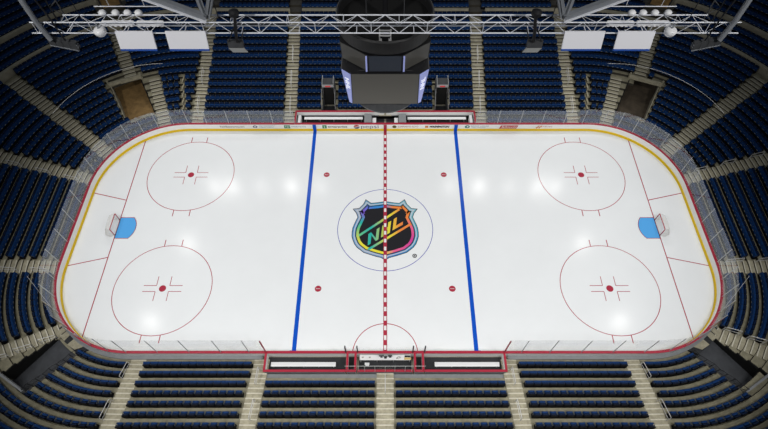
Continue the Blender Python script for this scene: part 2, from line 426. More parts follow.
for nm, m, f0, f1 in (('ad_globe_top','ad_red',.12,.98),('ad_globe_wave','board_white',-.16,.14)):
    mb = MB(); up = []; lo = []
    for k in range(17):
        t = -1+2*k/16; wv = .10*math.sin(t*2.4)
        e = math.sqrt(max(0,1-t*t))
        zt = min(e, (f1+wv if f1 < .9 else e)); zb = max(-e, f0+wv); zb = min(zb, zt)
        up.append((c+t*r,B-(.016 if f1>.9 else .019),.61+.31*zt)); lo.append((c+t*r,B-(.016 if f1>.9 else .019),.61+.31*zb))
    for k in range(16): mb.face([lo[k],lo[k+1],up[k+1],up[k]])
    mb.build(nm, MAT[m], bd)
ad('ad_lettering','pepsi',360.5,378,'ad_navy',.80,z=.64,bold=-.006)
plate('ad_emblem',392,396.2,.40,.84,'ad_brown',True); ad('ad_lettering','BOMMARITO AUTO',397.5,418,'ad_rose',.34)
plate('ad_block',425,428.2,.46,.78,'ad_orange'); ad('ad_lettering','WASHINGTON',429,449,'ad_black',.40,shear=.3,bold=.02)
plate('ad_emblem',465,470,.38,.86,'ad_teal',True); mb = MB(); mb.box(ux(467),ux(468.5),B-.016,B-.01,.55,.72); mb.build('ad_emblem_center', MAT['board_white'], bd)
ad('ad_lettering','SAINT LOUIS',471,489,'ad_pale',.26,z=.72); ad('ad_lettering','HEALTH CARE',472,486,'ad_pale',.22,z=.48)
mb = MB(); mb.face([(ux(499.8),B-.014,.34),(ux(517.2),B-.014,.34),(ux(518.6),B-.014,.84),(ux(501.2),B-.014,.84)]); mb.build('ad_block', MAT['ad_red'], bd)
text(bd,'ad_block_lettering','Schnucks',ux(509.2),B-.018,.60,.44,'board_white',rot=(PI/2,0,0),shear=.3,width=1.75)
mb = MB()
for p, q in (((537.5,.36),(539.2,.84)),((540.2,.36),(541.9,.84)),((536.5,.55),(543,.66))): mb.bar((ux(p[0]),B-.012,p[1]),(ux(q[0]),B-.012,q[1]),.03,.09,up=(0,1,0))
mb.build('ad_emblem', MAT['ad_orange'], bd); ad('ad_lettering','HARRIS HOMES',543.5,553,'ad_rose',.2,z=.62)

# ------------------------------------------------------------------ bowl of terraces
DEP, RISE, D0, NR = .87, .285, .95, 16
def zfl(i): return .15+RISE*i
def edge(i): return D0-.52+DEP*i
def zat(d):
    i = int(max(0, math.floor((d-edge(0))/DEP)))
    return zfl(i) if d >= edge(0) else 0.
# cut-outs (plan polygons) for the corner tunnels, portals
NT = [(-28.75,-11.25),(-26.45,-12.85),(-28.9,-16.5),(-31.5,-15.0)]
FT = [(-31.5,17.5),(-28.35,18.8),(-26.3,14.9),(-29.3,13.5)]
PT = [(-7.24,14.9),(-5.68,14.9),(-5.68,17.8),(-7.24,17.8)]
def SX(s, x, y=0):
    """plan x of a thing given for the left half; the right end lies a little further out"""
    v = -s*x
    return v+(.5 if s > 0 and abs(x) > 24 and abs(y) < 9 else 0)
CUTS = []
for s in (-1,1):
    for P in (NT,FT,PT): CUTS.append([(SX(s,x,y),y) for x,y in P])
def inside(P, x, y):
    r = False; n = len(P)
    for i in range(n):
        (x0,y0),(x1,y1) = P[i],P[(i+1)%n]
        if (y0 > y) != (y1 > y) and x < (x1-x0)*(y-y0)/(y1-y0)+x0: r = not r
    return r
def cut(x, y): return any(inside(P,x,y) for P in CUTS)
def bench_zone(x, d): return abs(x) < 10.3 and d < 1.0+DEP*1.2
# upper terraces beyond the ledge: (front edge d, floor z)
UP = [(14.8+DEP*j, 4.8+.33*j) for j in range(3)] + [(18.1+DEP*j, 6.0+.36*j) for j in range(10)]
mbs = [MB(), MB()]
nF = len(FINE)
rows = [(edge(i), edge(i)+DEP, zfl(i), zfl(i-1) if i else 0.) for i in range(NR)]
rows += [(d, d+DEP, z, z-.4) for d, z in UP]
def vis_pt(x, y, z, m=70):
    if y < -CY+6: return False
    u, v, zc = seen(x,y,z); return zc > 0 and -m < u < 768+m and -m < v < 429+m
for k, (d0, d1, z, zp) in enumerate(rows):
    step = 1 if k < 9 else 3
    for j in range(0, nF, step):
        a, b = FINE[j], FINE[(j+step) % nF] if j+step <= nF else FINE[0]
        p0,p1,q0,q1 = off(a,d0),off(b,d0),off(a,d1),off(b,d1)
        cx, cy_ = (p0[0]+q1[0])/2, (p0[1]+q1[1])/2
        if abs(a[0][1]) > B-.01 and abs(cx) < 10.3 and k < 2: continue
        if not vis_pt(cx, cy_, z): continue
        if k < 9 and cut(cx, cy_): continue
        mb = mbs[0 if k < NR else 1]
        mb.face([(*p0,z),(*p1,z),(*q1,z),(*q0,z)])
        mb.face([(*p0,zp-.02),(*p1,zp-.02),(*p1,z),(*p0,z)], 1)  # riser face coloured dark, as if shaded
tag(mbs[0].build('seating_terrace', [MAT['concrete'],MAT['riser_shade']]), 'stepped beige concrete terraces of the lower seating bowl', kind='structure')
tag(mbs[1].build('seating_terrace', [MAT['dark_concrete'],MAT['riser_shade']]), 'stepped terraces of the upper seating behind the ledge wall', kind='structure')  # darker concrete copy puts the dim upper level into the colour
# strips of floor behind the bench back walls
for t, nm in ((1,'far'),(-1,'near')):
    mb = MB(); d = edge(2)
    mb.box(-10.3,10.3, min(t*(B+1.78),t*(B+d+.02)), max(t*(B+1.78),t*(B+d+.02)), 0, zfl(1) if t < 0 else .5)
    mb.face([(-10.3,t*(B+d),0),(10.3,t*(B+d),0),(10.3,t*(B+d),zfl(2)),(-10.3,t*(B+d),zfl(2))])
    mb.box(-10.2,10.2, min(t*(B+1.78),t*(B+d-.06)), max(t*(B+1.78),t*(B+d-.06)), 0, zfl(1)+.02 if t < 0 else .52, 1)
    tag(mb.build('trim_1' if t > 0 else 'trim_2', [MAT['concrete'],MAT['board_grey']]), 'concrete strip behind the %s benches' % nm, kind='structure')
# ledge walls
def wall(name, d0, d1, z0, z1, m, lab, gap=()):
    mb = MB()
    L = loop(.5, 2.)
    def keep(a, b):
        x, y = off(a,d0)
        if y < -5: return False
        return not (y > 20 and any(abs(abs(x)-g) < .85 for g in gap))
    band(mb, L, d0, d1, z0, z1, 0, keep=keep)
    tag(mb.build(name, MAT[m]), lab, kind='structure')
wall('wall_concourse', 14.55, 14.85, 4.0, 5.3, 'beige_wall', 'beige ledge wall at the back of the lower bowl', (10.87,))
wall('wall_upper', 17.85, 18.1, 5.5, 6.5, 'beige_wall', 'second beige ledge wall in the upper dark corners')

# ------------------------------------------------------------------ aisles
# name, inner point, outer point, width, d range, rails [(lateral offset, d0, d1)], label
AISLE = []
def add_aisle(p, q, w, d0, d1, rails, lab):
    AISLE.append(dict(p=V(*p), q=V(*q), w=w, d0=d0, d1=d1, rails=rails, lab=lab))
for s, sd in ((-1,'left'),(1,'right')):
    X = lambda x: -s*x; G = lambda x: SX(s,x)
    add_aisle((X(-29.4),18.7),(X(-31.5),23.6),1.3,7.75,14.5,[], 'stair aisle above the far %s tunnel mouth' % sd)
    add_aisle((X(-25.0),13.3),(X(-26.9),18.9),1.25,.45,7.0,[], 'stair aisle running down beside the far %s tunnel mouth' % sd)
    add_aisle((X(-21.5),13.4),(X(-20.9),27.5),1.25,.45,14.5,[(0,2.0,3.6),(0,5.5,7.0)], 'far stair aisle outside the %s blue line, short of the corner' % sd)
    add_aisle((X(-10.87),13.4),(X(-10.87),27.5),1.3,.45,14.5,[(0,2.0,3.6),(0,5.0,6.6),(0,8.2,9.8)], 'far stair aisle beside the %s team bench' % sd)
    add_aisle((X(-30.6),9.4),(X(-42.1),16.9),1.4,.45,14.5,[], 'stair aisle climbing diagonally from the far %s corner glass' % sd)
    add_aisle((G(-31.0),5.75),(G(-39.3),6.65),1.35,.45,14.5,[(.55,1.6,2.8),(.55,4.2,5.4),(.55,6.8,8.0)], 'stair aisle behind the %s goal, nearer the far corner' % sd)
    add_aisle((G(-31.0),-4.5),(G(-39.3),-5.7),1.4,.45,14.5,[(.5,1.2,2.4),(.5,3.6,4.8),(.5,6.0,7.2)], 'stair aisle behind the %s goal, nearer the near corner' % sd)
    add_aisle((X(-28.75),-10.75),(X(-32.4),-13.35),1.35,.45,9.5,[(.62,1.2,2.3),(.62,2.9,4.0),(.62,4.6,5.7)], 'stair aisle beside the dark ramp in the near %s corner' % sd)
    add_aisle((X(-21.25),-13.4),(X(-21.45),-22.0),1.3,.45,8.6,[(.55 if s > 0 else -.55,.9,2.3),(.55 if s > 0 else -.55,4.2,5.8)], 'near stair aisle between corner block and %s seats' % sd)
    add_aisle((X(-10.62),-13.4),(X(-10.72),-22.0),1.3,.45,8.6,[(0,1.4,2.8),(-.2*s,4.2,5.8)], 'near stair aisle beside the end of the %s penalty bench' % sd)
add_aisle((0,-14.9),(0,-22.0),1.42,2.15,8.6,[(0,2.0,3.6)], 'near stair aisle in the middle behind the scorer table')
add_aisle((0,14.9),(0,27.5),1.42,2.15,14.5,[], 'far stair aisle hidden behind the hanging scoreboard')
for A_ in AISLE:
    p, q = A_['p'], A_['q']; A_['dir'] = (q-p).normalized(); A_['len'] = (q-p).length; A_['n'] = V(-A_['dir'].y, A_['dir'].x)
def at_d(A_, d):
    lo, hi = -3., A_['len']+4
    for _ in range(40):
        m = (lo+hi)/2; P = A_['p']+A_['dir']*m
        if sdf(P.x,P.y) < d: lo = m
        else: hi = m
    return A_['p']+A_['dir']*lo
def aisle_hit(x, y, d, extra):
    P = V(x,y)
    for A_ in AISLE:
        hi = A_['d1'] if abs(A_['dir'].x) > .1 else 30
        if d < A_['d0']-.3 or d > hi+.1: continue
        if abs((P-A_['p']).dot(A_['n'])) < A_['w']/2+extra and (P-A_['p']).dot(A_['dir']) > -1.5: return True
    return False
for k, A_ in enumerate(AISLE):
    mb = MB()
    def stepbox(d0, d1, z):
        p, q = at_d(A_,d0), at_d(A_,d1); w = A_['n']*A_['w']/2
        if not vis_pt(p.x,p.y,z): return
        c4 = lambda zz: [(*(p-w),zz),(*(p+w),zz),(*(q+w),zz),(*(q-w),zz)]
        mb.loft([c4(z-.2), c4(z)], 0)
        e = A_['dir']*.09; zz = z+.006
        mb.face([(*(p-w),zz),(*(p-w+e),zz),(*(p+w+e),zz),(*(p+w),zz)], 1)
        e = A_['dir']*-.008; mb.face([(*(p-w+e),z-.2),(*(p+w+e),z-.2),(*(p+w+e),z-.03),(*(p-w+e),z-.03)], 2)  # dark face before each riser paints in its shade
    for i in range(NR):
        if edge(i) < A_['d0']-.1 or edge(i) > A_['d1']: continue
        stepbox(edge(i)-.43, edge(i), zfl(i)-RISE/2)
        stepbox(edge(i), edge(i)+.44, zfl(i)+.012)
    o = tag(mb.build('aisle_stairs', [MAT['stair_concrete'],MAT['nosing'],MAT['riser_shade']]), A_['lab'], kind='structure')
    if A_['rails']:
        base = at_d(A_, A_['rails'][0][1])
        h = empty('handrail', (base.x,base.y,zat(sdf(base.x,base.y))), 0, 'pale metal handrail on the '+A_['lab'], 'handrail')
        words = h['label'].split()
        if len(words) > 16: h['label'] = ' '.join(words[:16])
        for lat, d0, d1 in A_['rails']:
            p, q = at_d(A_,d0)+A_['n']*lat, at_d(A_,d1)+A_['n']*lat
            z0, z1 = zat(sdf(*at_d(A_,d0))), zat(sdf(*at_d(A_,d1)))
            mb = MB(); mb.tube([(*p,z0-.05),(*p,z0+.82),(*p.lerp(q,.04),z0+.92),(*p.lerp(q,.96),z1+.92),(*q,z1+.82),(*q,z1-.05)], .03, 6)
            m_ = p.lerp(q,.5); mb.tube([(*p,z0+.45),(*q,z1+.45)], .02, 6)
            mb.build('rail_section', MAT['rail_metal'], h)
# narrow strips of bare step beside the far corner tunnels
for s in (-1,1):
    mb = MB()
    for i in range(2,7):
        d = edge(i); t = (d-2.2)/4.2; x = s*(23.22+.42*t); mb.box(x-.07,x+.07,B+d,B+d+DEP-.02,zfl(i)-.1,zfl(i)+.28)
    tag(mb.build('trim_3' if s < 0 else 'trim_4', MAT['stair_concrete']), 'narrow bare concrete divider in the far %s block' % ('left' if s < 0 else 'right'), kind='structure')

# ------------------------------------------------------------------ tunnels
ORD = 'first second third fourth fifth sixth seventh eighth ninth tenth eleventh twelfth thirteenth fourteenth fifteenth sixteenth seventeenth eighteenth nineteenth twentieth twenty-first twenty-second twenty-third twenty-fourth'.split()
LAND = [[(-29.13,-11.06),(-28.59,-10.38),(-28.12,-10.58),(-28.74,-11.34)],[(-28.66,-11.38),(-28.04,-10.67),(-27.64,-10.94),(-28.18,-11.79)],[(-27.8,-12.12),(-27.14,-11.34),(-25.9,-12.15),(-27.01,-12.57)]]
def terr_wall(mb, p, q, zb, th, extra, m=0, k=None, zcap=None):
    """upright wall from p to q whose top follows the terrace steps"""
    p, q = V(*p), V(*q); L = (q-p).length; k = k or max(1,int(L/.22)); d = (q-p).normalized(); n = V(-d.y,d.x)*th
    for i in range(k):
        a, b = p.lerp(q,i/k), p.lerp(q,(i+1)/k)
        z = max(zat(sdf(a.x,a.y)), zat(sdf(b.x,b.y)))+extra
        if zcap: z = max(z,zcap)
        c4 = lambda zz: [(*a,zz),(*b,zz),(*(b+n),zz),(*(a+n),zz)]
        mb.loft([c4(zb), c4(z)], m)
for s, sd in ((-1,'left'),(1,'right')):
    M = lambda P: [(SX(s,x,y),y) for x,y in P]
    # near corner: dark ramp
    P = M(NT)
    mb = MB(); mb.face([(*p,.03) for p in P]); 
    e = [V(*P[2])+(V(*P[2])-V(*P[1]))*.9, V(*P[3])+(V(*P[3])-V(*P[0]))*.9]
    mb.face([(*P[3],.03),(*P[2],.03),(*e[0],.03),(*e[1],.03)])
    tag(mb.build('tunnel_floor', MAT['ramp_rubber']), 'dark rubber ramp in the near %s corner tunnel' % sd, kind='structure')
    mb = MB()
    w = -.12*(-s)
    terr_wall(mb, P[0], P[3], -.05, w*-1 if s < 0 else w*-1, .02, 0)  # near-black wall: the unlit stair side put into its colour
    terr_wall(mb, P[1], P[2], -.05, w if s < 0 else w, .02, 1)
    tag(mb.build('wall_tunnel_'+sd, [MAT['void'],MAT['dark_concrete']]), 'side walls of the near %s tunnel, stair side painted in shade' % sd, kind='structure')
    mb = MB(); d = (V(*P[3])-V(*P[2])).normalized(); n = V(-d.y,d.x)*.15*(s)
    zt = zat(sdf(*P[3]))
    a, b = V(*P[2]), V(*P[3]); 
    mb.loft([[(*q_,z) for q_ in (a-d*.1,b+d*.1,b+d*.1-n,a-d*.1-n)] for z in (1.75,zt+.55)])
    tag(mb.build('wall_lintel_'+sd, MAT['board_grey']), 'low parapet over the near %s tunnel mouth' % sd, kind='structure')
    ML = lambda P: [(x+(.55 if s > 0 else 0),y) for x,y in M(P)]
    mb = MB(); mb.loft([[(*p,z) for p in ML([(-29.3,-10.85),(-28.5,-10.15),(-25.7,-12.5),(-26.6,-13.0),(-28.6,-11.5)])] for z in (0,.285)]); tag(mb.build('tunnel_landing', MAT['rubber']), 'dark landing behind the boards, near %s corner' % sd, kind='structure')
    for k, P_ in enumerate(LAND):
        mb = MB(); mb.loft([[(*p,z) for p in ML(P_)] for z in (.287,.33)]); tag(mb.build('landing_slab', MAT['stair_concrete']), 'pale slab on the dark landing, %s from the stairs, near %s corner' % (ORD[k], sd), 'slab')
    # black guard rail along the block side of the ramp
    h = empty('guard_rail', (*P[1],.2), 0, 'black barred guard rail along the ramp, near %s corner' % sd, 'railing')
    p, q = V(*P[1]), V(*P[2]); side = (V(*P[2])-V(*P[1])).normalized(); side = V(-side.y,side.x)*(.06*s)
    pts = [p.lerp(q,t/8) for t in range(9)]
    mb = MB(); mb.tube([(*(a),zat(sdf(*a))+.95) for a in pts], .025, 6); mb.build('top_rail', MAT['black_metal'], h)
    mb = MB(); mb.tube([(*(a),zat(sdf(*a))+.45) for a in pts], .02, 6); mb.build('middle_rail', MAT['black_metal'], h)
    for a in pts:
        mb = MB(); mb.tube([(*a,zat(sdf(*a))-.02),(*a,zat(sdf(*a))+.95)], .022, 6); mb.build('post', MAT['black_metal'], h)
    mb = MB()
    for t in range(40):
        a = p.lerp(q,(t+.5)/40); z = zat(sdf(*a)); mb.bar((*a,z+.05),(*a,z+.93),.012)
    mb.build('bars', MAT['black_metal'], h)
    # far corner: brown floored tunnel mouth
    P = M(FT)
    mb = MB(); mb.face([(*p,.05) for p in P]); e = [V(*P[0])+(V(*P[0])-V(*P[3]))*.9, V(*P[1])+(V(*P[1])-V(*P[2]))*.9]
    mb.face([(*P[0],.05),(*P[1],.05),(*e[1],.05),(*e[0],.05)])
    tag(mb.build('tunnel_floor', MAT['wood_brown' if s < 0 else 'wood_brown_shaded']), ('brown floor of the far left corner tunnel' if s < 0 else 'brown floor of the far right corner tunnel, shade painted in'), kind='structure')
    mb = MB()
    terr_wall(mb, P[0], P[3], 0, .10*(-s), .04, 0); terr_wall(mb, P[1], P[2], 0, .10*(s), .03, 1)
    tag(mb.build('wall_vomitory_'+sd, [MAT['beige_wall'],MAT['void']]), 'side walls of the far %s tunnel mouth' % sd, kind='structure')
    mb = MB(); a, b = V(*P[0]), V(*P[1]); d = (b-a).normalized(); n = V(-d.y,d.x)*(-s)
    if n.y < 0: n = -n
    zt = zat(7.0)+.35
    mb.loft([[(*q_,z) for q_ in (a-d*.1,b+d*.1,b+d*.1+n*.3,a-d*.1+n*.3)] for z in (2.35,zt+.25)])
    for q_ in (a-d*.1,b+d*.1): mb.bar((*(q_+n*.15),zt-1.),(*(q_+n*.15),zt+.6),.16)
    tag(mb.build('wall_header_'+sd, MAT['stair_concrete']), 'pale concrete parapet over the far %s tunnel mouth' % sd, kind='structure')

# ------------------------------------------------------------------ portals behind the team benches
for s, sd in ((-1,'left'),(1,'right')):
    x = s*6.46
    pr = empty('bench_portal', (x,16.9,.1), 0, 'grey framed doorway with red sign in the stand behind %s team bench' % sd, 'doorway')
    mb = MB(); mb.box(x-.74,x-.62,16.75,17.9,.05,3.3); mb.box(x+.62,x+.74,16.75,17.9,.05,3.3); mb.box(x-.62,x+.62,16.75,17.9,3.0,3.3)
    mb.build('surround', MAT['dark_metal'], pr)
    mb = MB(); mb.box(x-.62,x+.62,16.95,17.2,.05,3.0); mb.build('opening', MAT['void'], pr)  # solid black slab painted as the unlit inside of the doorway
    mb = MB(); mb.box(x-.30,x+.30,16.66,16.72,3.10,3.24); mb.build('exit_sign', MAT['sign_red'], pr)
    mb = MB(); mb.box(x-.66,x+.66,16.69,16.75,3.02,3.36); mb.build('pale_strip', MAT['post_metal'], pr)
    for e in (-1,1):
        xx = x+e*.76
        mb = MB(); mb.box(xx-.05,xx+.05,15.2,16.7,.1,1.0); mb.build('side_wall', MAT['dark_metal'], pr)
        mb = MB(); mb.tube([(xx,15.25,1.0),(xx,15.25,2.0),(xx,16.70,2.75)],.022,6); mb.build('side_rail', MAT['post_metal'], pr)
        mb = MB(); mb.tube([(xx-e*.14,16.8,2.0),(xx-e*.14,16.8,3.6),(xx-e*.14,17.85,3.75),(xx-e*.14,17.85,3.3)],.03,6); mb.build('top_rail', MAT['post_metal'], pr)
    mb = MB(); mb.box(x-.7,x+.7,15.25,15.31,.05,.75); mb.build('gate', MAT['dark_metal'], pr)
    mb = MB(); mb.box(x-.78,x+.78,14.87,16.7,-.02,.06); tag(mb.build('trim_5' if s < 0 else 'trim_6', MAT['rubber']), 'dark sunken walkway to the %s bench portal' % sd, kind='structure')

# ------------------------------------------------------------------ seats
def seat_parts(W):
    """parts of one folding seat at the origin, facing +y; lists of (name, material, MB)"""
    h = W/2-.062; P = []
    def tiltz(mb, ang, piv):
        c, s_ = math.cos(ang), math.sin(ang)
        mb.v = [(x, piv[0]+(y-piv[0])*c-(z-piv[1])*s_, piv[1]+(y-piv[0])*s_+(z-piv[1])*c) for x,y,z in mb.v]
    def slab(y0, y1, z0, z1, hw, bot=.03, topr=.09):
        pr = [(-hw+bot,z0),(hw-bot,z0),(hw,z0+bot),(hw,z1-topr),(hw-topr*.35,z1-topr*.3),(hw-topr,z1),(-hw+topr,z1),(-hw+topr*.35,z1-topr*.3),(-hw,z1-topr),(-hw,z0+bot)]
        mb = MB(); e = .012
        mb.loft([[(x*(1-e/hw),y0,z) for x,z in pr],[(x,y0+e,z) for x,z in pr],[(x,y1-e,z) for x,z in pr],[(x*(1-e/hw),y1,z) for x,z in pr]])
        return mb
    c = slab(.02,.17,.40,.72,h-.01); tiltz(c,.14,(.02,.41)); P.append(('seat_cushion','seat_blue',c))
    b = slab(-.10,-.02,.42,.86,h); tiltz(b,.18,(-.06,.42)); P.append(('backrest','seat_navy',b))
    k = MB(); g = W/2-.012
    k.loft([[(-g,-.27,.05),(g,-.27,.05),(g,-.15,.05),(-g,-.15,.05)],[(-g,-.28,.62),(g,-.28,.62),(g,-.14,.62),(-g,-.14,.62)],[(-h,-.27,.82),(h,-.27,.82),(h,-.20,.83),(-h,-.20,.83)]]); P.append(('back_shell','seat_black',k))
    for e in (-1,1):
        a = MB(); a.bbox(e*(W/2-.03)-.02,e*(W/2-.03)+.02,-.13,.14,.60,.645,.008); a.box(e*(W/2-.03)-.014,e*(W/2-.03)+.014,-.10,-.04,.42,.60); P.append(('armrest','armrest_grey',a))
    s_ = MB(); g = W/2-.015; s_.box(-g,g,-.13,.06,.06,.40); s_.box(-.05,.05,-.1,-.02,0,.06); P.append(('base','seat_black',s_))
    return P
protos = {}
def make_seat(W):
    r = empty('folding_seat')
    for n_, m_, mb in seat_parts(W):
        mb.build(n_, MAT[m_], r, smooth=False)
    return r
# where every seat stands
SEATS = []
def inside_up(x, y): return 31.2 < abs(x) < 34.3 and y > 25.5
def gen_row(d, z, rid, step=.15):
    n = len(FINE); pos = [off(s_,d) for s_ in FINE]
    blk = []
    for j in range(n):
        x, y = pos[j]; bx, by = FINE[j][0]
        bad = aisle_hit(x,y,d,.06) or (d < 9 and any(inside(P,x,y) for P in CUTS)) or (rid < 2 and abs(by) > B-.01 and abs(bx) < 10.4)
        if not bad and d < 9:
            bad = any(inside(P, *off(FINE[j],d+.3)) or inside(P, *off(FINE[j],d-.3)) for P in CUTS)
        if not bad and y < -9.5 and d < 6: bad = any(inside(P, *pos[(j+jj)%n]) for P in CUTS for jj in (-2,-1,1,2))
        if not bad and 13 < y < 18.4 and 5.54 < abs(x) < 7.38 : bad = True
        if not bad and y > 14 and 2.1 < d < 6.4 and abs(abs(x)-(23.22+.42*(d-2.2)/4.2)) < .2: bad = True
        if not bad and 15 < d < 19 and inside_up(x,y): bad = True
        if not bad and 7 <= d < 8.2 and any(inside(P, *off(FINE[(j+jj)%n],d-dd)) for P in CUTS for jj in (-2,0,2) for dd in (.75,.5)): bad = True
        if y < -CY+6: bad = True
        blk.append(bad)
    j0 = next(j for j in range(n) if blk[j])
    seg = []; runs = []
    for t in range(1, n+1):
        j = (j0+t) % n
        if not blk[j]: seg.append(j)
        elif seg: runs.append(seg); seg = []
    if seg: runs.append(seg)
    for seg in runs:
        if len(seg) < 3: continue
        P = [Vector(pos[j]) for j in seg]; cum = [0.]
        for a, b in zip(P, P[1:]): cum.append(cum[-1]+(b-a).length)
        Lr = cum[-1]; mid = FINE[seg[len(seg)//2]][0]
        W = .64 if mid[1] < -B+1.2 else (.60 if mid[1] < -9.2 else .54)
        cnt = int((Lr+.1)/W)
        if cnt < 1 or (cnt < 4 and mid[1] < -5): continue
        st = 0; pitch = Lr/cnt
        for c in range(cnt):
            t = (c+.5)*pitch
            k = next(i for i in range(1,len(cum)) if cum[i] >= t or i == len(cum)-1)
            f = (t-cum[k-1])/max(1e-6,cum[k]-cum[k-1])
            x, y = P[k-1].lerp(P[k],f); nn = Vector(FINE[seg[k-1]][1]).lerp(Vector(FINE[seg[k]][1]),f)
            SEATS.append((x,y,z,math.atan2(-nn.y,-nn.x)-PI/2, W, rid, c, cnt, mid[0], mid[1]))
for i in range(NR): gen_row(D0+DEP*i, zfl(i), i)
for j, (d, z) in enumerate(UP): gen_row(d+.5, z, 20+j)
vis = []
for S in SEATS:
    u, v, zc = seen(S[0],S[1],S[2]+.6)
    if zc > 0 and -45 < u < 813 and -50 < v < 465: vis.append((not (2 < u < 766 and 2 < v < 426), zc, S))
vis.sort(key=lambda t: (t[0], t[1]))
single = [t[2] for t in vis[:300]]; rest = [t[2] for t in vis[300:]]
seen_lab = {}
for S in single:
    x,y,z,rz,W,rid,c,cnt,mx,my = S
    if W not in protos: protos[W] = r = make_seat(W)
    else:
        src = protos[W]; r = src.copy(); col.objects.link(r)
        for ch in list(src.children):
            k = ch.copy(); col.objects.link(k); k.parent = r
    r.location = (x,y,z); r.rotation_euler = (0,0,rz)
    sd = 'left' if mx < 0 else 'right'
    # along the near side the loop runs from right to left
    if abs(mx) < 10.5:   # between the middle aisle and the aisle at the bench end
        kth = (c if mx < 0 else cnt-1-c); row = rid-2
        lab = 'navy seat, %s from the middle aisle, %s row behind %s penalty bench' % (ORD[kth], ORD[row], sd)
    elif abs(mx) < 21.2 and my < -B+1:
        kth = (c if mx < 0 else cnt-1-c)
        lab = 'navy seat, %s from bench-side aisle, %s row of near %s straight block' % (ORD[kth], ORD[rid], sd)
    else:
        kth = (c if mx < 0 else cnt-1-c)
        lab = 'navy seat, %s in from its aisle, %s row of near %s corner block' % (ORD[kth], ORD[rid], sd)
    tag(r, lab, 'seat', 'navy folding seats in the near stand')
# all the others: one mass of seats
import numpy as np
def seat_low(W):
    mb = MB(); h = W/2-.015
    mb.hexa([(-h,.0,.40),(h,.0,.40),(h,.17,.42),(-h,.17,.42),(-h,-.05,.73),(h,-.05,.73),(h,.11,.75),(-h,.11,.75)],0)
    mb.hexa([(-h,-.12,.42),(h,-.12,.42),(h,-.04,.42),(-h,-.04,.42),(-h+.04,-.19,.85),(h-.04,-.19,.85),(h-.04,-.11,.86),(-h+.04,-.11,.86)],4)
    g = W/2-.005
    mb.hexa([(-g,-.27,.03),(g,-.27,.03),(g,-.13,.03),(-g,-.13,.03),(-h+.02,-.27,.82),(h-.02,-.27,.82),(h-.02,-.20,.83),(-h+.02,-.20,.83)],1)
    mb.box(-g,g,-.12,.08,.0,.40,1)
    for e in (-1,1): mb.box(e*(W/2-.02)-.018,e*(W/2-.02)+.018,-.15,.14,.60,.64,2)
    mb.face([(-.10,.176,.43),(.10,.176,.43),(.10,.166,.48),(-.10,.166,.48)],3)
    return mb
lows = {}
vs, fs, ms = [], [], []; base = 0
for S in rest:
    x,y,z,rz,W = S[:5]
    if W not in lows:
        l = seat_low(W); lows[W] = (np.array(l.v), l.f, l.m)
    v_, f_, m_ = lows[W]
    c, s_ = math.cos(rz), math.sin(rz)
    q = np.empty_like(v_); q[:,0] = x+v_[:,0]*c-v_[:,1]*s_; q[:,1] = y+v_[:,0]*s_+v_[:,1]*c; q[:,2] = z+v_[:,2]
    vs.append(q); fs += [tuple(base+i for i in f) for f in f_]; ms += m_; base += len(v_)
me = bpy.data.meshes.new('stadium_seats'); me.from_pydata(np.concatenate(vs).tolist(), [], fs)
for m_ in ('seat_blue','seat_black','armrest_grey','number_plate','seat_navy'): me.materials.append(MAT[m_])
me.polygons.foreach_set('material_index', ms); me.update()
o = bpy.data.objects.new('stadium_seats', me); col.objects.link(o)
tag(o, 'rows of navy folding seats filling the far stand, both ends and corners', 'seats', kind='stuff')
print('SEATS', len(SEATS), 'visible', len(vis), 'stuff', len(rest))

# ------------------------------------------------------------------ benches on both sides
def enclosure(name, label, cat, x0, x1, t, d1, floor=True, ends=(True,True), inner_white=True, back=True):
    """low walled pen behind the boards; t = +1 far, -1 near"""
    r = empty(name, ((x0+x1)/2, t*(B+d1/2), 0), 0, label, cat)
    Y = lambda d: t*(B+d)
    def bx(mb, xa, xb, da, db, za, zb, m=0): mb.box(xa, xb, min(Y(da),Y(db)), max(Y(da),Y(db)), za, zb, m)
    mb = MB(); bx(mb, x0, x1, .2, d1-.07, .005, .03); mb.build('rubber_floor', MAT['rubber'], r)
    if back:
        mb = MB(); bx(mb, x0, x1, d1-.06, d1, .0, 1.02, 0); bx(mb, x0, x1, d1, d1+.06, .0, 1.02, 1); mb.build('back_wall', [MAT['board_white'],MAT['board_grey']], r)
        mb = MB(); bx(mb, x0-.08, x1+.08, d1-.09, d1+.10, 1.02, 1.09); mb.build('back_cap', MAT['cap_red'], r)
    for k, e in enumerate(ends):
        if not e: continue
        x = (x0,x1)[k]
        mb = MB(); bx(mb, x-.05, x+.05, .2, d1-.06, .0, 1.02); mb.build('end_wall', MAT['board_white'], r)
        mb = MB(); bx(mb, x-.09, x+.09, .2, d1-.06, 1.02, 1.09); mb.build('end_cap', MAT['cap_red'], r)
    return r
def long_bench(label, x0, x1, y0, y1, h=.48):
    r = empty('long_bench', ((x0+x1)/2,(y0+y1)/2,.034), 0, label, 'bench')
    mb = MB(); mb.bbox(x0,x1,y0,y1,h-.06,h,.012); mb.build('seat_board', MAT['bench_white'], r)
    n = 5
    for i in range(n):
        x = x0+.2+(x1-x0-.4)*i/(n-1); mb = MB(); mb.box(x-.03,x+.03,y0+.05,y1-.05,.034,h-.06); mb.build('leg', MAT['post_metal'], r)
    return r
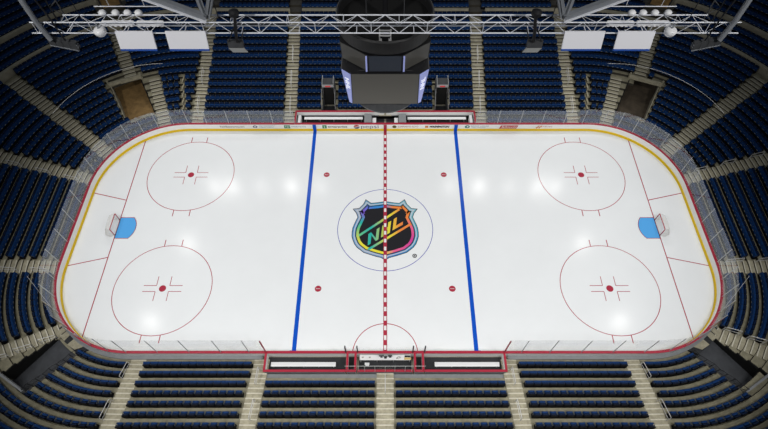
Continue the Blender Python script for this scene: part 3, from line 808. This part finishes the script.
for s, sd in ((-1,'left'),(1,'right')):
    x0, x1 = sorted((s*10.15, s*3.40))
    enclosure('penalty_box', 'red capped penalty pen behind the near boards, %s of the scorer table' % sd, 'penalty box', x0, x1, -1, 1.66, ends=(s < 0, s > 0))
    a, b = sorted((s*9.75, s*4.22)); long_bench('long white bench standing in the near %s penalty pen' % sd, a, b, -14.08, -13.70)
    x0, x1 = sorted((s*3.20, s*2.52))
    e = enclosure('gate_passage', 'narrow red walled passage between the scorer table and the %s penalty pen' % sd, 'passage', x0, x1, -1, 1.66, ends=(True,True))
    mb = MB(); mb.box(x0,x1,-14.66,-14.645,1.09,2.5); mb.build('rear_glass', MAT['clear_glass'], e)
    mb = MB(); mb.box(x0-.1,x1+.1,-14.67,-14.64,2.5,2.53); mb.build('glass_top_edge', MAT['rail_metal'], e)
    x0, x1 = sorted((s*10.15, s*.12))
    enclosure('team_bench_pen', 'red capped team bench pen behind the far boards, %s half' % sd, 'team bench', x0, x1, 1, 1.95, ends=(s < 0, s > 0))
    a, b = sorted((s*9.25, s*2.55)); long_bench('long white bench standing in the far %s team pen' % sd, a, b, 14.18, 14.55, .52)
    # pale cabinet and door at the inner end
    c = empty('equipment_cabinet', (s*1.95,13.8,.03), 0, 'grey cabinet at the inner end of the far %s team pen' % sd, 'cabinet')
    mb = MB(); mb.bbox(s*1.95-.42,s*1.95+.42,13.3,14.6,.034,1.0,.02); mb.build('cabinet_body', MAT['board_grey'], c)
    mb = MB(); mb.box(s*1.95-.38,s*1.95+.38,13.27,13.3,.1,.92); mb.build('door', MAT['post_metal'], c)
    mb = MB(); mb.bbox(s*1.25-.22,s*1.25+.22,13.35,14.2,.034,.75,.02); tag(mb.build('storage_box', MAT['bench_white']), 'white box beside the grey cabinet, far %s team pen' % sd, 'box')
    mb = MB(); mb.bbox(s*9.72-.16,s*9.72+.16,13.3,14.5,.034,.9,.02); tag(mb.build('bench_end_board', MAT['bench_white']), 'white end board beside the outer end of far %s bench' % sd, 'board')
r = enclosure('scorer_booth', 'red walled scorer booth in the middle of the near boards', 'booth', -2.26, 2.26, -1, 1.66, ends=(False,False))
mb = MB(); mb.box(-2.3,2.3,-14.66,-14.645,1.09,2.5); mb.build('rear_glass', MAT['clear_glass'], r)
mb = MB(); mb.box(-2.3,2.3,-14.67,-14.64,2.5,2.53); mb.build('glass_top_edge', MAT['rail_metal'], r)
for x in (-1.7,-.85,0,.8,1.65,2.2,-2.2):
    mb = MB(); mb.bar((x,-14.66,1.05),(x,-14.66,2.52),.04); mb.build('glass_post', MAT['rail_metal'], r)
tb = empty('scorer_table', (0,-13.3,.03), 0, 'long white scorer table behind the near boards at the centre line', 'table')
mb = MB(); mb.bbox(-2.18,2.18,-13.62,-13.16,.72,.76,.01); mb.build('table_top', MAT['bench_white'], tb)
for x in (-2.1,-.7,.7,2.1):
    mb = MB(); mb.box(x-.03,x+.03,-13.58,-13.24,.034,.72); mb.build('leg', MAT['post_metal'], tb)
def monitor(x, y, w, lab):
    m_ = empty('monitor', (x,y,.76), 0, lab, 'monitor')
    mb = MB(); mb.box(x-w/2,x+w/2,y-.02,y+.02,.88,1.22); mb.build('screen', MAT['screen_black'], m_)
    mb = MB(); mb.box(x-.02,x+.02,y+.0,y+.04,.77,.95); mb.box(x-.1,x+.1,y-.08,y+.08,.76,.775); mb.build('stand', MAT['black_metal'], m_)
monitor(-.32,-13.34,.42,'black monitor on the scorer table, left of the centre line')
monitor(.02,-13.42,.28,'small black monitor on the scorer table at the centre line')
monitor(.42,-13.34,.36,'black monitor on the scorer table, right of the centre line')
def sheet(x, y, w, h, m_, lab, nm='paper_sheet', marks=()):
    mb = MB(); mb.box(x-w/2,x+w/2,y-h/2,y+h/2,.761,.768); o = mb.build(nm, MAT[m_], None); tag(o, lab, 'papers')
    if marks:
        mb = MB()
        for a, b, c, d in marks: mb.bar((x+a,y+b,.770),(x+c,y+d,.770),.035,.004)
        k = mb.build('print', MAT['ad_black'], None); k.parent = o
for x, lab in ((-1.9,'white paper at the left end of the scorer table'),(-1.3,'white paper left of the monitors on the scorer table')):
    sheet(x,-13.40,.34,.26,'paper',lab,marks=((-.1,.04,.08,.04),(-.1,-.03,.05,-.03)))
sheet(1.15,-13.42,.55,.34,'paper','white paper with bold black drawing on the scorer table','paper_sheet',((-.2,-.1,-.05,.1),(-.05,.1,.12,-.06),(.05,.1,.2,.02),(-.2,.0,.0,-.1)))
fo = MB(); fo.bbox(1.62,2.2,-13.60,-13.40,.761,.80,.01); tag(fo.build('folder', MAT['folder_tan']), 'tan folder at the right end of the scorer table', 'folder')
fo = MB(); fo.bbox(1.66,2.16,-13.38,-13.24,.761,.83,.01); tag(fo.build('keyboard', MAT['screen_black']), 'black console behind the tan folder on the scorer table', 'console')
fo = MB(); fo.bbox(-1.75,-1.35,-13.95,-13.75,.44,.48,.01); fo.box(-1.57,-1.53,-13.87,-13.83,.036,.44); fo.box(-1.7,-1.4,-13.95,-13.75,.036,.05); tag(fo.build('stool', MAT['bench_white']), 'small white stool behind the scorer table', 'stool')

# ------------------------------------------------------------------ goals
for s, sd in ((-1,'left'),(1,'right')):
    gx = s*GX(s)
    gl = empty('hockey_goal', (gx,0,.03), 0, 'red framed goal with white net at the %s end' % sd, 'goal')
    mb = MB(); mb.tube([(gx,-.92,.025),(gx,-.92,1.19),(gx,-.89,1.22),(gx,.89,1.22),(gx,.92,1.19),(gx,.92,.025)],.04,8); mb.build('goal_frame', MAT['goal_red'], gl, smooth=True)
    base = [(gx,-.92),(gx+s*.5,-1.05),(gx+s*.95,-.85),(gx+s*1.1,-.4),(gx+s*1.1,.4),(gx+s*.95,.85),(gx+s*.5,1.05),(gx,.92)]
    mb = MB(); mb.tube([(*p,.05) for p in base],.03,6); mb.build('base_frame', MAT['net_white'], gl)
    tp = [(gx,-.92),(gx+s*.3,-.9),(gx+s*.5,-.75),(gx+s*.55,-.3),(gx+s*.55,.3),(gx+s*.5,.75),(gx+s*.3,.9),(gx,.92)]
    mb = MB(); mb.loft([[(*p,.05) for p in base],[(a[0]*.45+b[0]*.55,a[1]*.45+b[1]*.55,.75) for a,b in zip(base,tp)],[(*p,1.2) for p in tp]], closed=False)
    mb.face([(*p,1.2) for p in tp]); mb.build('net', MAT['net_mesh'], gl)

# ------------------------------------------------------------------ net cable high above each end
for s, sd in ((-1,'left'),(1,'right')):
    pts = [(s*22.0,13.2,9.5)]
    pts += [(s*(AX(s)-R+(R+.25)*math.sin(math.radians(a))), B-R+(R+.25)*math.cos(math.radians(a)), 9.5) for a in range(4,80,4)]
    mb = MB(); mb.tube(pts, .013, 6)
    tag(mb.build('net_cable', MAT['rail_metal']), 'thin pale net cable curving above the %s end glass' % sd, 'cable')
    mb = MB(); mb.tube([(SX(s,-29.95),-7.95,5.36),(SX(s,-29.55),-8.8,3.2),(SX(s,-29.3),-9.45,1.2)], .016, 6)
    tag(mb.build('stay_cable', MAT['rail_metal']), 'thin cable slanting down to the boards in the near %s corner' % sd, 'cable')

# ------------------------------------------------------------------ scoreboard
sb = empty('scoreboard', (0,0,18.5), 0, 'large dark multi-sided scoreboard hanging over centre ice', 'scoreboard')
def frus(mb, a, b, m=0): mb.loft([a,b], m)
T = [(-2.15,-2.5),(2.15,-2.5),(2.75,-2.0),(2.75,2.0),(2.15,2.5),(-2.15,2.5),(-2.75,2.0),(-2.75,-2.0)]
Bt = [(-2.17,-2.52),(2.17,-2.52),(2.34,-2.38),(2.34,2.38),(2.17,2.52),(-2.17,2.52),(-2.34,2.38),(-2.34,-2.38)]
ZT, ZB = 22.44, 19.88
mb = MB(); frus(mb, [(x*.985,y*.985,ZB) for x,y in Bt], [(x*.985,y*.985,ZT) for x,y in T]); mb.build('lower_body', MAT['black_metal'], sb)
for i, nm, m_ in ((0,'main_screen','screen_grey'),(2,'main_screen','screen_side'),(4,'main_screen','screen_grey'),(6,'main_screen','screen_side'),(1,'corner_panel','led_blue'),(3,'corner_panel','led_blue'),(5,'corner_panel','led_blue'),(7,'corner_panel','led_blue')):
    j = (i+1)%8
    c = [(*Bt[i],ZB),(*Bt[j],ZB),(*T[j],ZT),(*T[i],ZT)]
    mid_ = sum((Vector(p) for p in c), Vector())/4
    k = .97 if nm == 'main_screen' else .94
    inner = [mid_+(Vector(p)-mid_)*k for p in c]
    nrm = (Vector(c[1])-Vector(c[0])).cross(Vector(c[3])-Vector(c[0])).normalized()
    if nrm.dot(mid_-Vector((0,0,20.7))) < 0: nrm = -nrm
    mb = MB(); mb.hexa([p-nrm*.06 for p in inner]+[p+nrm*.012 for p in inner]); q = mb.build(nm, MAT[m_], sb)
    if nm == 'corner_panel':
        q['label'] = 'narrow pale blue lit panel with white letters'
        # white lettering on the lit panel
        e = (Vector(c[2])+Vector(c[3]))/2-(Vector(c[0])+Vector(c[1]))/2
        Zax = nrm; Yax = e.normalized(); Xax = Yax.cross(Zax)
        t = text(None, 'panel_lettering', 'NHL', 0,0,0,.46,'led_white',bold=.012)
        t.parent = q
        t.matrix_world = Matrix.Translation(mid_+Yax*.45+nrm*.02-sb.location) @ Matrix((Xax,Yax,Zax)).transposed().to_4x4()
        X2 = Yax*-1 if mid_.x < 0 else Yax
        t.rotation_euler = Matrix((X2,Zax.cross(X2),Zax)).transposed().to_euler(); t.location = mid_+Yax*.35+nrm*.02-sb.location
# upper tier
U = [(-1.06,-2.5),(1.06,-2.5),(2.8,-1.2),(2.8,1.2),(1.06,2.5),(-1.06,2.5),(-2.8,1.2),(-2.8,-1.2)]
mb = MB(); frus(mb, [(x*.97,y*.97,22.55) for x,y in U], [(x*.99,y*.99,23.85) for x,y in U]); mb.build('upper_body', MAT['black_metal'], sb)
mb = MB(); frus(mb, [(x*.9,y*.9,22.42) for x,y in T], [(x*.85,y*.85,22.56) for x,y in U]); mb.build('neck', MAT['black_metal'], sb)
for i in range(8):
    j = (i+1)%8; c = [(*(V(*U[i])*.97),22.56),(*(V(*U[j])*.97),22.56),(*(V(*U[j])*.99),23.84),(*(V(*U[i])*.99),23.84)]
    mid_ = sum((Vector(p) for p in c), Vector())/4; inner = [mid_+(Vector(p)-mid_)*.94 for p in c]
    nrm = (Vector(c[1])-Vector(c[0])).cross(Vector(c[3])-Vector(c[0])).normalized()
    if nrm.dot(mid_-Vector((0,0,23))) < 0: nrm = -nrm
    mb = MB(); mb.hexa([p-nrm*.05 for p in inner]+[p+nrm*.012 for p in inner]); mb.build('upper_screen', MAT['screen_dark' if i in (0,4) else 'screen_grey'], sb)
for s in (-1,1):
    mb = MB(); mb.bar((s*1.14,-2.45,22.6),(s*1.14,-2.49,23.8),.10,.06); o = mb.build('light_strip', MAT['led_blue'], sb); o['label'] = 'thin blue lit strip'
# ring drum above
mb = MB(); n = 64
def circ(r, z): return [(r*math.cos(2*PI*k/n), r*math.sin(2*PI*k/n), z) for k in range(n)]
mb.loft([circ(2.6,24.2),circ(2.92,24.28),circ(2.97,25.12),circ(2.88,25.2),circ(2.80,25.15),circ(2.78,24.5)], caps=False); mb.build('ring_drum', MAT['drum_black'], sb, smooth=False)
mb = MB(); mb.loft([circ(2.82,24.3),circ(2.82,24.5)]); mb.build('ring_deck', MAT['void'], sb)
mb = MB(); mb.lathe((0,0,0),[(1.4,23.8),(1.8,24.3)],24); mb.build('core', MAT['black_metal'], sb)
mb = MB(); mb.lathe((0,0,0),[(1.7,18.55),(2.2,18.68),(2.4,19.0),(2.3,19.9)],48); mb.build('bottom_disc', MAT['dark_metal'], sb)
mb = MB()
for x in (-.32,.32): mb.bar((x,-2.2,24.72),(x,-2.2,25.5),.07); 
mb.bar((-.36,-2.25,25.45),(.36,-2.25,25.45),.06); mb.bar((-.36,-2.25,25.1),(.36,-2.25,25.1),.07); mb.bar((-.36,-2.3,24.85),(-.2,-2.3,24.85),.1); mb.bar((.2,-2.3,24.85),(.36,-2.3,24.85),.1)
mb.build('hoist_bracket', MAT['rail_metal'], sb)
for x, y in ((-1.1,-1.6),(1.1,-1.6),(-1.1,1.6),(1.1,1.6)):
    mb = MB(); mb.tube([(x,y,24.7),(x*.9,y*.9,31)],.03,6); mb.build('hanging_cable', MAT['dark_metal'], sb)
mb = MB(); mb.bar((0,0,24.7),(0,0,31),.3); mb.build('hanging_column', MAT['black_metal'], sb)

# ------------------------------------------------------------------ lighting truss
YT, ZTt, ZTb = -6.0, 28.84, 28.23
tr = empty('lighting_truss', (0,YT,ZTb), 0, 'long pale box truss hung across the arena before the scoreboard', 'truss')
XL = 17.2; DY = .56
for nm, y, z, x in (('front top chord',YT,ZTt,17.0),('front bottom chord',YT,ZTb,17.2),('rear top chord',YT+DY,ZTt,15.6),('rear bottom chord',YT+DY,ZTb,15.6)):
    mb = MB(); mb.tube([(-x,y,z),(x,y,z)],.032,8); o = mb.build('chord', MAT['steel_white'], tr)
def web(y0, z0, y1, z1, xl, name, rr=.016):
    mb = MB(); k = int(2*xl/1.3); 
    for i in range(k):
        a, b = -xl+2*xl*i/k, -xl+2*xl*(i+1)/k; m_ = (a+b)/2
        mb.tube([(a,y0,z0),(m_,y1,z1)],rr,5); mb.tube([(m_,y1,z1),(b,y0,z0)],rr,5)
        if i % 2 == 0: mb.tube([(a,y0,z0),(a,y1,z1)],rr,5)
    mb.build(name, MAT['steel_white'], tr)
web(YT,ZTb,YT,ZTt,16.9,'front_web'); web(YT+DY,ZTb,YT+DY,ZTt,15.5,'rear_web',.010); web(YT,ZTt,YT+DY,ZTt,15.5,'top_web',.012)
for i in range(12):
    x = -15.4+30.8*i/11; mb = MB(); mb.tube([(x,YT,ZTb),(x,YT+DY,ZTb)],.02,5); mb.build('cross_strut', MAT['steel_white'], tr)
for x in (-14.6,-8.0,8.0,14.6):
    mb = MB(); mb.tube([(x,YT+.28,ZTt),(x,YT+.28,31.5)],.02,6); mb.build('hanging_cable', MAT['black_metal'], tr)

# things carried by the truss, mirrored left and right
for s, sd in ((-1,'left'),(1,'right')):
    X = lambda x: -s*x
    # pale tilted panels
    for k, (a, b, wh) in enumerate(((-13.05,-11.26,'outer'),(-10.63,-8.69,'inner'))):
        p = empty('suspended_screen', (X((a+b)/2),YT-.1,27.55), 0, 'white rectangular screen with blue lower edge, %s one under the %s truss' % (wh, sd), 'screen')
        P0, P1 = Vector((0,YT-.12,28.44)), Vector((0,YT-.38,27.60)); d = (P1-P0).normalized(); nn = Vector((0,d.z,-d.y))*.04
        mb = MB(); x0, x1 = sorted((X(a),X(b)))
        mb.hexa([(x0,P1.y-nn.y,P1.z-nn.z),(x1,P1.y-nn.y,P1.z-nn.z),(x1,P1.y+nn.y,P1.z+nn.z),(x0,P1.y+nn.y,P1.z+nn.z),(x0,P0.y-nn.y,P0.z-nn.z),(x1,P0.y-nn.y,P0.z-nn.z),(x1,P0.y+nn.y,P0.z+nn.z),(x0,P0.y+nn.y,P0.z+nn.z)])
        mb.build('face', MAT['panel_white'], p)
        Q = P1+d*.10; mb = MB()
        mb.hexa([(x0,Q.y-nn.y,Q.z-nn.z),(x1,Q.y-nn.y,Q.z-nn.z),(x1,Q.y+nn.y,Q.z+nn.z),(x0,Q.y+nn.y,Q.z+nn.z),(x0,P1.y-nn.y,P1.z-nn.z),(x1,P1.y-nn.y,P1.z-nn.z),(x1,P1.y+nn.y,P1.z+nn.z),(x0,P1.y+nn.y,P1.z+nn.z)])
        mb.build('lower_edge', MAT['panel_blue'], p)
        mb = MB()
        for x in (x0+.3,x1-.3): mb.bar((x,YT-.10,28.30),(x,YT-.09,28.52),.04)
        mb.build('hanging_clamp', MAT['steel_grey'], p)
    # row of lamps on the rear chord
    for k, x in enumerate((-13.62,-12.99,-12.41,-11.88)):
        l = empty('stage_light', (X(x),YT+DY,28.9), 0, 'round white stage light on the %s truss, %s from its outer end' % (sd, ORD[k]), 'light', 'round stage lights on the truss')
        mb = MB(); mb.lathe((X(x),YT+DY,28.885),[(.10,0),(.17,.03),(.175,.12),(.13,.18),(.03,.20)],16); mb.build('lamp_housing', MAT['lamp_white'], l, smooth=True)
        mb = MB(); mb.bar((X(x)-.22,YT+DY,28.99),(X(x)+.22,YT+DY,28.99),.04); mb.build('yoke', MAT['steel_grey'], l)
    l = empty('spotlight', (X(-13.62),YT-.36,27.9), 0, 'big white drum light hanging below the %s truss' % sd, 'light')
    mb = MB(); mb.lathe((X(-13.62),YT-.36,28.42),[(.10,-.03),(.20,0),(.28,.16),(.28,.28),(.18,.36)],20); mb.build('lamp_housing', MAT['lamp_white'], l, smooth=True)
    mb = MB(); mb.bar((X(-13.62),YT-.36,28.72),(X(-13.62),YT-.36,29.05),.06); mb.build('hanging_bracket', MAT['steel_grey'], l)
    for k, (x0, x1) in enumerate(((-13.75,-12.2),(-12.05,-10.75))):
        l = empty('light_bar', (X((x0+x1)/2),YT+.3,28.5), 0, 'long white light bar inside the %s truss, %s of two' % (sd, ('outer','inner')[k]), 'light')
        a, b = sorted((X(x0),X(x1))); mb = MB(); mb.bbox(a,b,YT+.18,YT+.42,28.50,28.66,.03); mb.build('bar_housing', MAT['lamp_white'], l)
        mb = MB(); n_ = 6
        for i in range(n_): x = a+(b-a)*(i+.5)/n_; mb.lathe((x,YT+.3,28.40),[(.06,0),(.10,.03),(.10,.10)],12)
        mb.build('lamp_heads', MAT['lamp_white'], l)
    mb = MB(); mb.tube([(X(-14.05),YT+DY+.3,29.1),(X(-10.85),YT+DY+.3,29.1)],.022,6)
    for x in (-13.3,-11.6): mb.tube([(X(x),YT+DY+.3,29.1),(X(x),YT+DY+.3,31)],.012,6)
    tag(mb.build('hanging_batten', MAT['steel_white']), 'thin pale pipe batten above the %s row of stage lights' % sd, 'pipe')
    # flood box
    fl = empty('flood_box', (X(-7.35),YT,27.1), 0, 'dark flood box with pale front slung under the %s truss by black cable' % sd, 'light')
    mb = MB(); x0, x1 = X(-7.81), X(-7.05)
    mb.hexa([(x0,YT-.16,27.46),(x1,YT-.16,27.46),(x1,YT+.1,27.46),(x0,YT+.1,27.46),(x0,YT-.06,27.80),(x1,YT-.06,27.80),(x1,YT+.1,27.80),(x0,YT+.1,27.80)]); mb.build('body', MAT['dark_metal'], fl)
    mb = MB(); x2, x3 = X(-7.68), X(-6.92)
    mb.hexa([(x2,YT-.06,27.10),(x3,YT-.06,27.10),(x3,YT,27.06),(x2,YT,27.06),(x0,YT-.16,27.45),(x1,YT-.16,27.45),(x1,YT-.08,27.43),(x0,YT-.08,27.43)]); mb.build('pale_front', MAT['plate_silver'], fl)
    for pts, rr in (([(X(-7.3),YT-.12,27.8),(X(-7.22),YT-.16,28.4),(X(-7.1),YT-.16,29.0),(X(-7.05),YT-.16,29.4)],.08),([(X(-7.1),YT-.1,27.8),(X(-6.8),YT-.13,28.6)],.03),([(X(-7.7),YT-.1,27.8),(X(-7.3),YT-.13,28.6)],.03)):
        mb = MB(); mb.tube(pts,rr,8); mb.build('hanging_cable', MAT['black_metal'], fl)
    mb = MB(); mb.lathe((X(-7.05),YT-.17,29.35),[(.1,0),(.24,.05),(.24,.22),(.1,.3)],14); mb.build('hoist_motor', MAT['black_metal'], fl)
    # speaker cluster at the truss end
    sk = empty('speaker_cluster', (X(-16.0),YT,27.3), 0, 'dark angled loudspeaker cluster hanging at the %s end of the truss' % sd, 'loudspeaker')
    for k in range(4):
        xa, xb = -16.62+.32*k, -16.30+.32*k; za, zb = 27.98-.09*k, 27.89-.09*k
        mb = MB(); x0, x1 = X(xa), X(xb-.02)
        mb.hexa([(x0,YT-.12,za-.36),(x1,YT-.12,zb-.36),(x1,YT+.12,zb-.34),(x0,YT+.12,za-.34),(x0,YT-.08,za+.02),(x1,YT-.08,zb+.02),(x1,YT+.14,zb+.04),(x0,YT+.14,za+.04)])
        mb.build('cabinet', MAT['dark_metal'], sk)
        mb = MB(); mb.bar((x0,YT-.13,za-.37),(x1,YT-.13,zb-.37),.04,.04); mb.build('grille_edge', MAT['steel_grey'], sk)
    xe = X(-15.36)
    for i in range(3):
        for j in range(2): mb = MB(); mb.lathe((xe,YT-.06+.08*i,27.42+.12*j),[(.03,-.03),(.03,.03)],10); mb.build('bolt', MAT['steel_grey'], sk)
    for xx, x2 in ((-16.5,-16.7),(-15.7,-16.1)):
        mb = MB(); mb.tube([(X(xx),YT-.16,27.9),(X(xx-.1),YT-.16,29.4),(X(x2),YT-.1,31)],.04,6); mb.build('hanging_cable', MAT['black_metal'], sk)
    # steel beams of the roof coming down to the truss
    def beam(p, q, w, h, m_, lab):
        r = empty('roof_beam', ((p[0]+q[0])/2,(p[1]+q[1])/2,(p[2]+q[2])/2), 0, lab, 'beam')
        mb = MB(); mb.bar(p,q,w,.06); mb.build('flange', MAT['steel_white'] if m_ else MAT['steel_grey'], r)
        pv = Vector((0,0,h)); mb = MB(); mb.bar(Vector(p)+pv/2,Vector(q)+pv/2,w*.3,h); mb.build('web', MAT['steel_grey'], r)
        mb = MB(); mb.bar(Vector(p)+pv,Vector(q)+pv,w,.06); mb.build('flange', MAT['steel_grey'], r)
    beam((X(-8.5),YT-.05,28.95),(X(-11.9),YT-.2,30.75),.26,.34,1,'grey steel beam slanting outward from the %s truss node' % sd)
    beam((X(-8.55),YT+.1,29.0),(X(-8.75),YT+.3,32.0),.26,.3,0,'grey steel beam rising straight from the %s truss node' % sd)
    beam((X(-8.4),YT+.1,29.0),(X(-7.2),YT+.4,32.0),.26,.3,0,'grey steel beam slanting inward from the %s truss node' % sd)
    mb = MB(); mb.tube([(X(-16.35),YT-.2,28.0),(X(-16.5),YT-.2,29.0),(X(-16.52),YT-.2,31.2)],.13,10); tag(mb.build('roof_pipe', MAT['steel_grey']), 'thick pale grey pipe rising past the %s end of the truss' % sd, 'pipe')
    mb = MB(); m0, m1 = X(-16.25), X(-15.75)
    for x in (m0,m1): mb.tube([(x,YT+DY+.35,27.8),(x,YT+DY+.35,31.4)],.035,6)
    for k in range(9): mb.tube([(m0 if k%2 else m1,YT+DY+.35,27.8+.4*k),(m1 if k%2 else m0,YT+DY+.35,28.2+.4*k)],.022,5)
    tag(mb.build('hanging_lattice_mast', MAT['dark_metal']), 'dark lattice mast beside the pale pipe at the %s truss end' % sd, 'mast')
    # brown slab high in the far corner, its colour painting a lit opening
    op = empty('upper_doorway', (X(-32.6),27.4,6.2), 0, 'brown doorway painted as lit, high in the far %s corner above the stage lights' % sd, 'doorway')
    mb = MB(); a, b = Vector((X(-33.7),27.2,0)), Vector((X(-31.8),28.2,0))
    mb.loft([[(a.x,a.y,z),(b.x,b.y,z),(b.x,b.y+.2,z),(a.x,a.y+.2,z)] for z in (5.6,7.9)]); mb.build('lit_opening_slab', MAT['wood_brown'], op)
    mb = MB(); mb.bar((a.x,a.y-.05,5.6),(a.x,a.y-.05,8),.14); mb.bar((b.x,b.y-.05,5.6),(b.x,b.y-.05,8),.14); mb.bar((a.x,a.y-.05,7.95),(b.x,b.y-.05,7.95),.14); mb.build('frame', MAT['dark_metal'], op)

# ------------------------------------------------------------------ light
w = bpy.data.worlds.new('world'); scene.world = w; w.use_nodes = True
w.node_tree.nodes['Background'].inputs['Color'].default_value = (.75,.85,1.,1); w.node_tree.nodes['Background'].inputs['Strength'].default_value = .07
def spot(x, y, z, tx, ty, power, r=.42, ang=80, blend=.5):
    l = bpy.data.lights.new('arena_and_fill_light','SPOT'); l.energy = power; l.shadow_soft_size = r; l.spot_size = math.radians(ang); l.spot_blend = blend; l.color = (1,.985,.955)
    o = bpy.data.objects.new('arena_and_fill_light', l); col.objects.link(o); o.location = (x,y,z)
    o.rotation_euler = (Vector((tx,ty,0))-Vector((x,y,z))).to_track_quat('-Z','Y').to_euler()
LP = 3050
for s in (-1,1):
    for x, y, k in ((29.9,26.6,.9),(26.9,26.6,1.1),(21.8,26.6,.5),(16.5,26.6,1.3),(11.4,26.6,.6),(32.4,15.2,1.),(35.3,1.6,1.1)):
        spot(s*x, y, 30, s*x*.35, y*.05-2, LP*k)
    for x, y, k in ((33,-14,1.),(27,-24,1.),(17,-26,1.1),(6,-27,1.)):
        spot(s*x, y, 30, s*x*.45, y*.2, LP*1.35*k)
for s in (-1,1): spot(s*22,-26,50, s*4,6,23000, r=.8, ang=78, blend=.7)  # added fill spots above the camera, brightening truss and far stands
vs_ = scene.view_settings; vs_.view_transform = 'Standard'; vs_.look = 'None'; vs_.exposure = 0; vs_.gamma = 1; vs_.use_curve_mapping = False
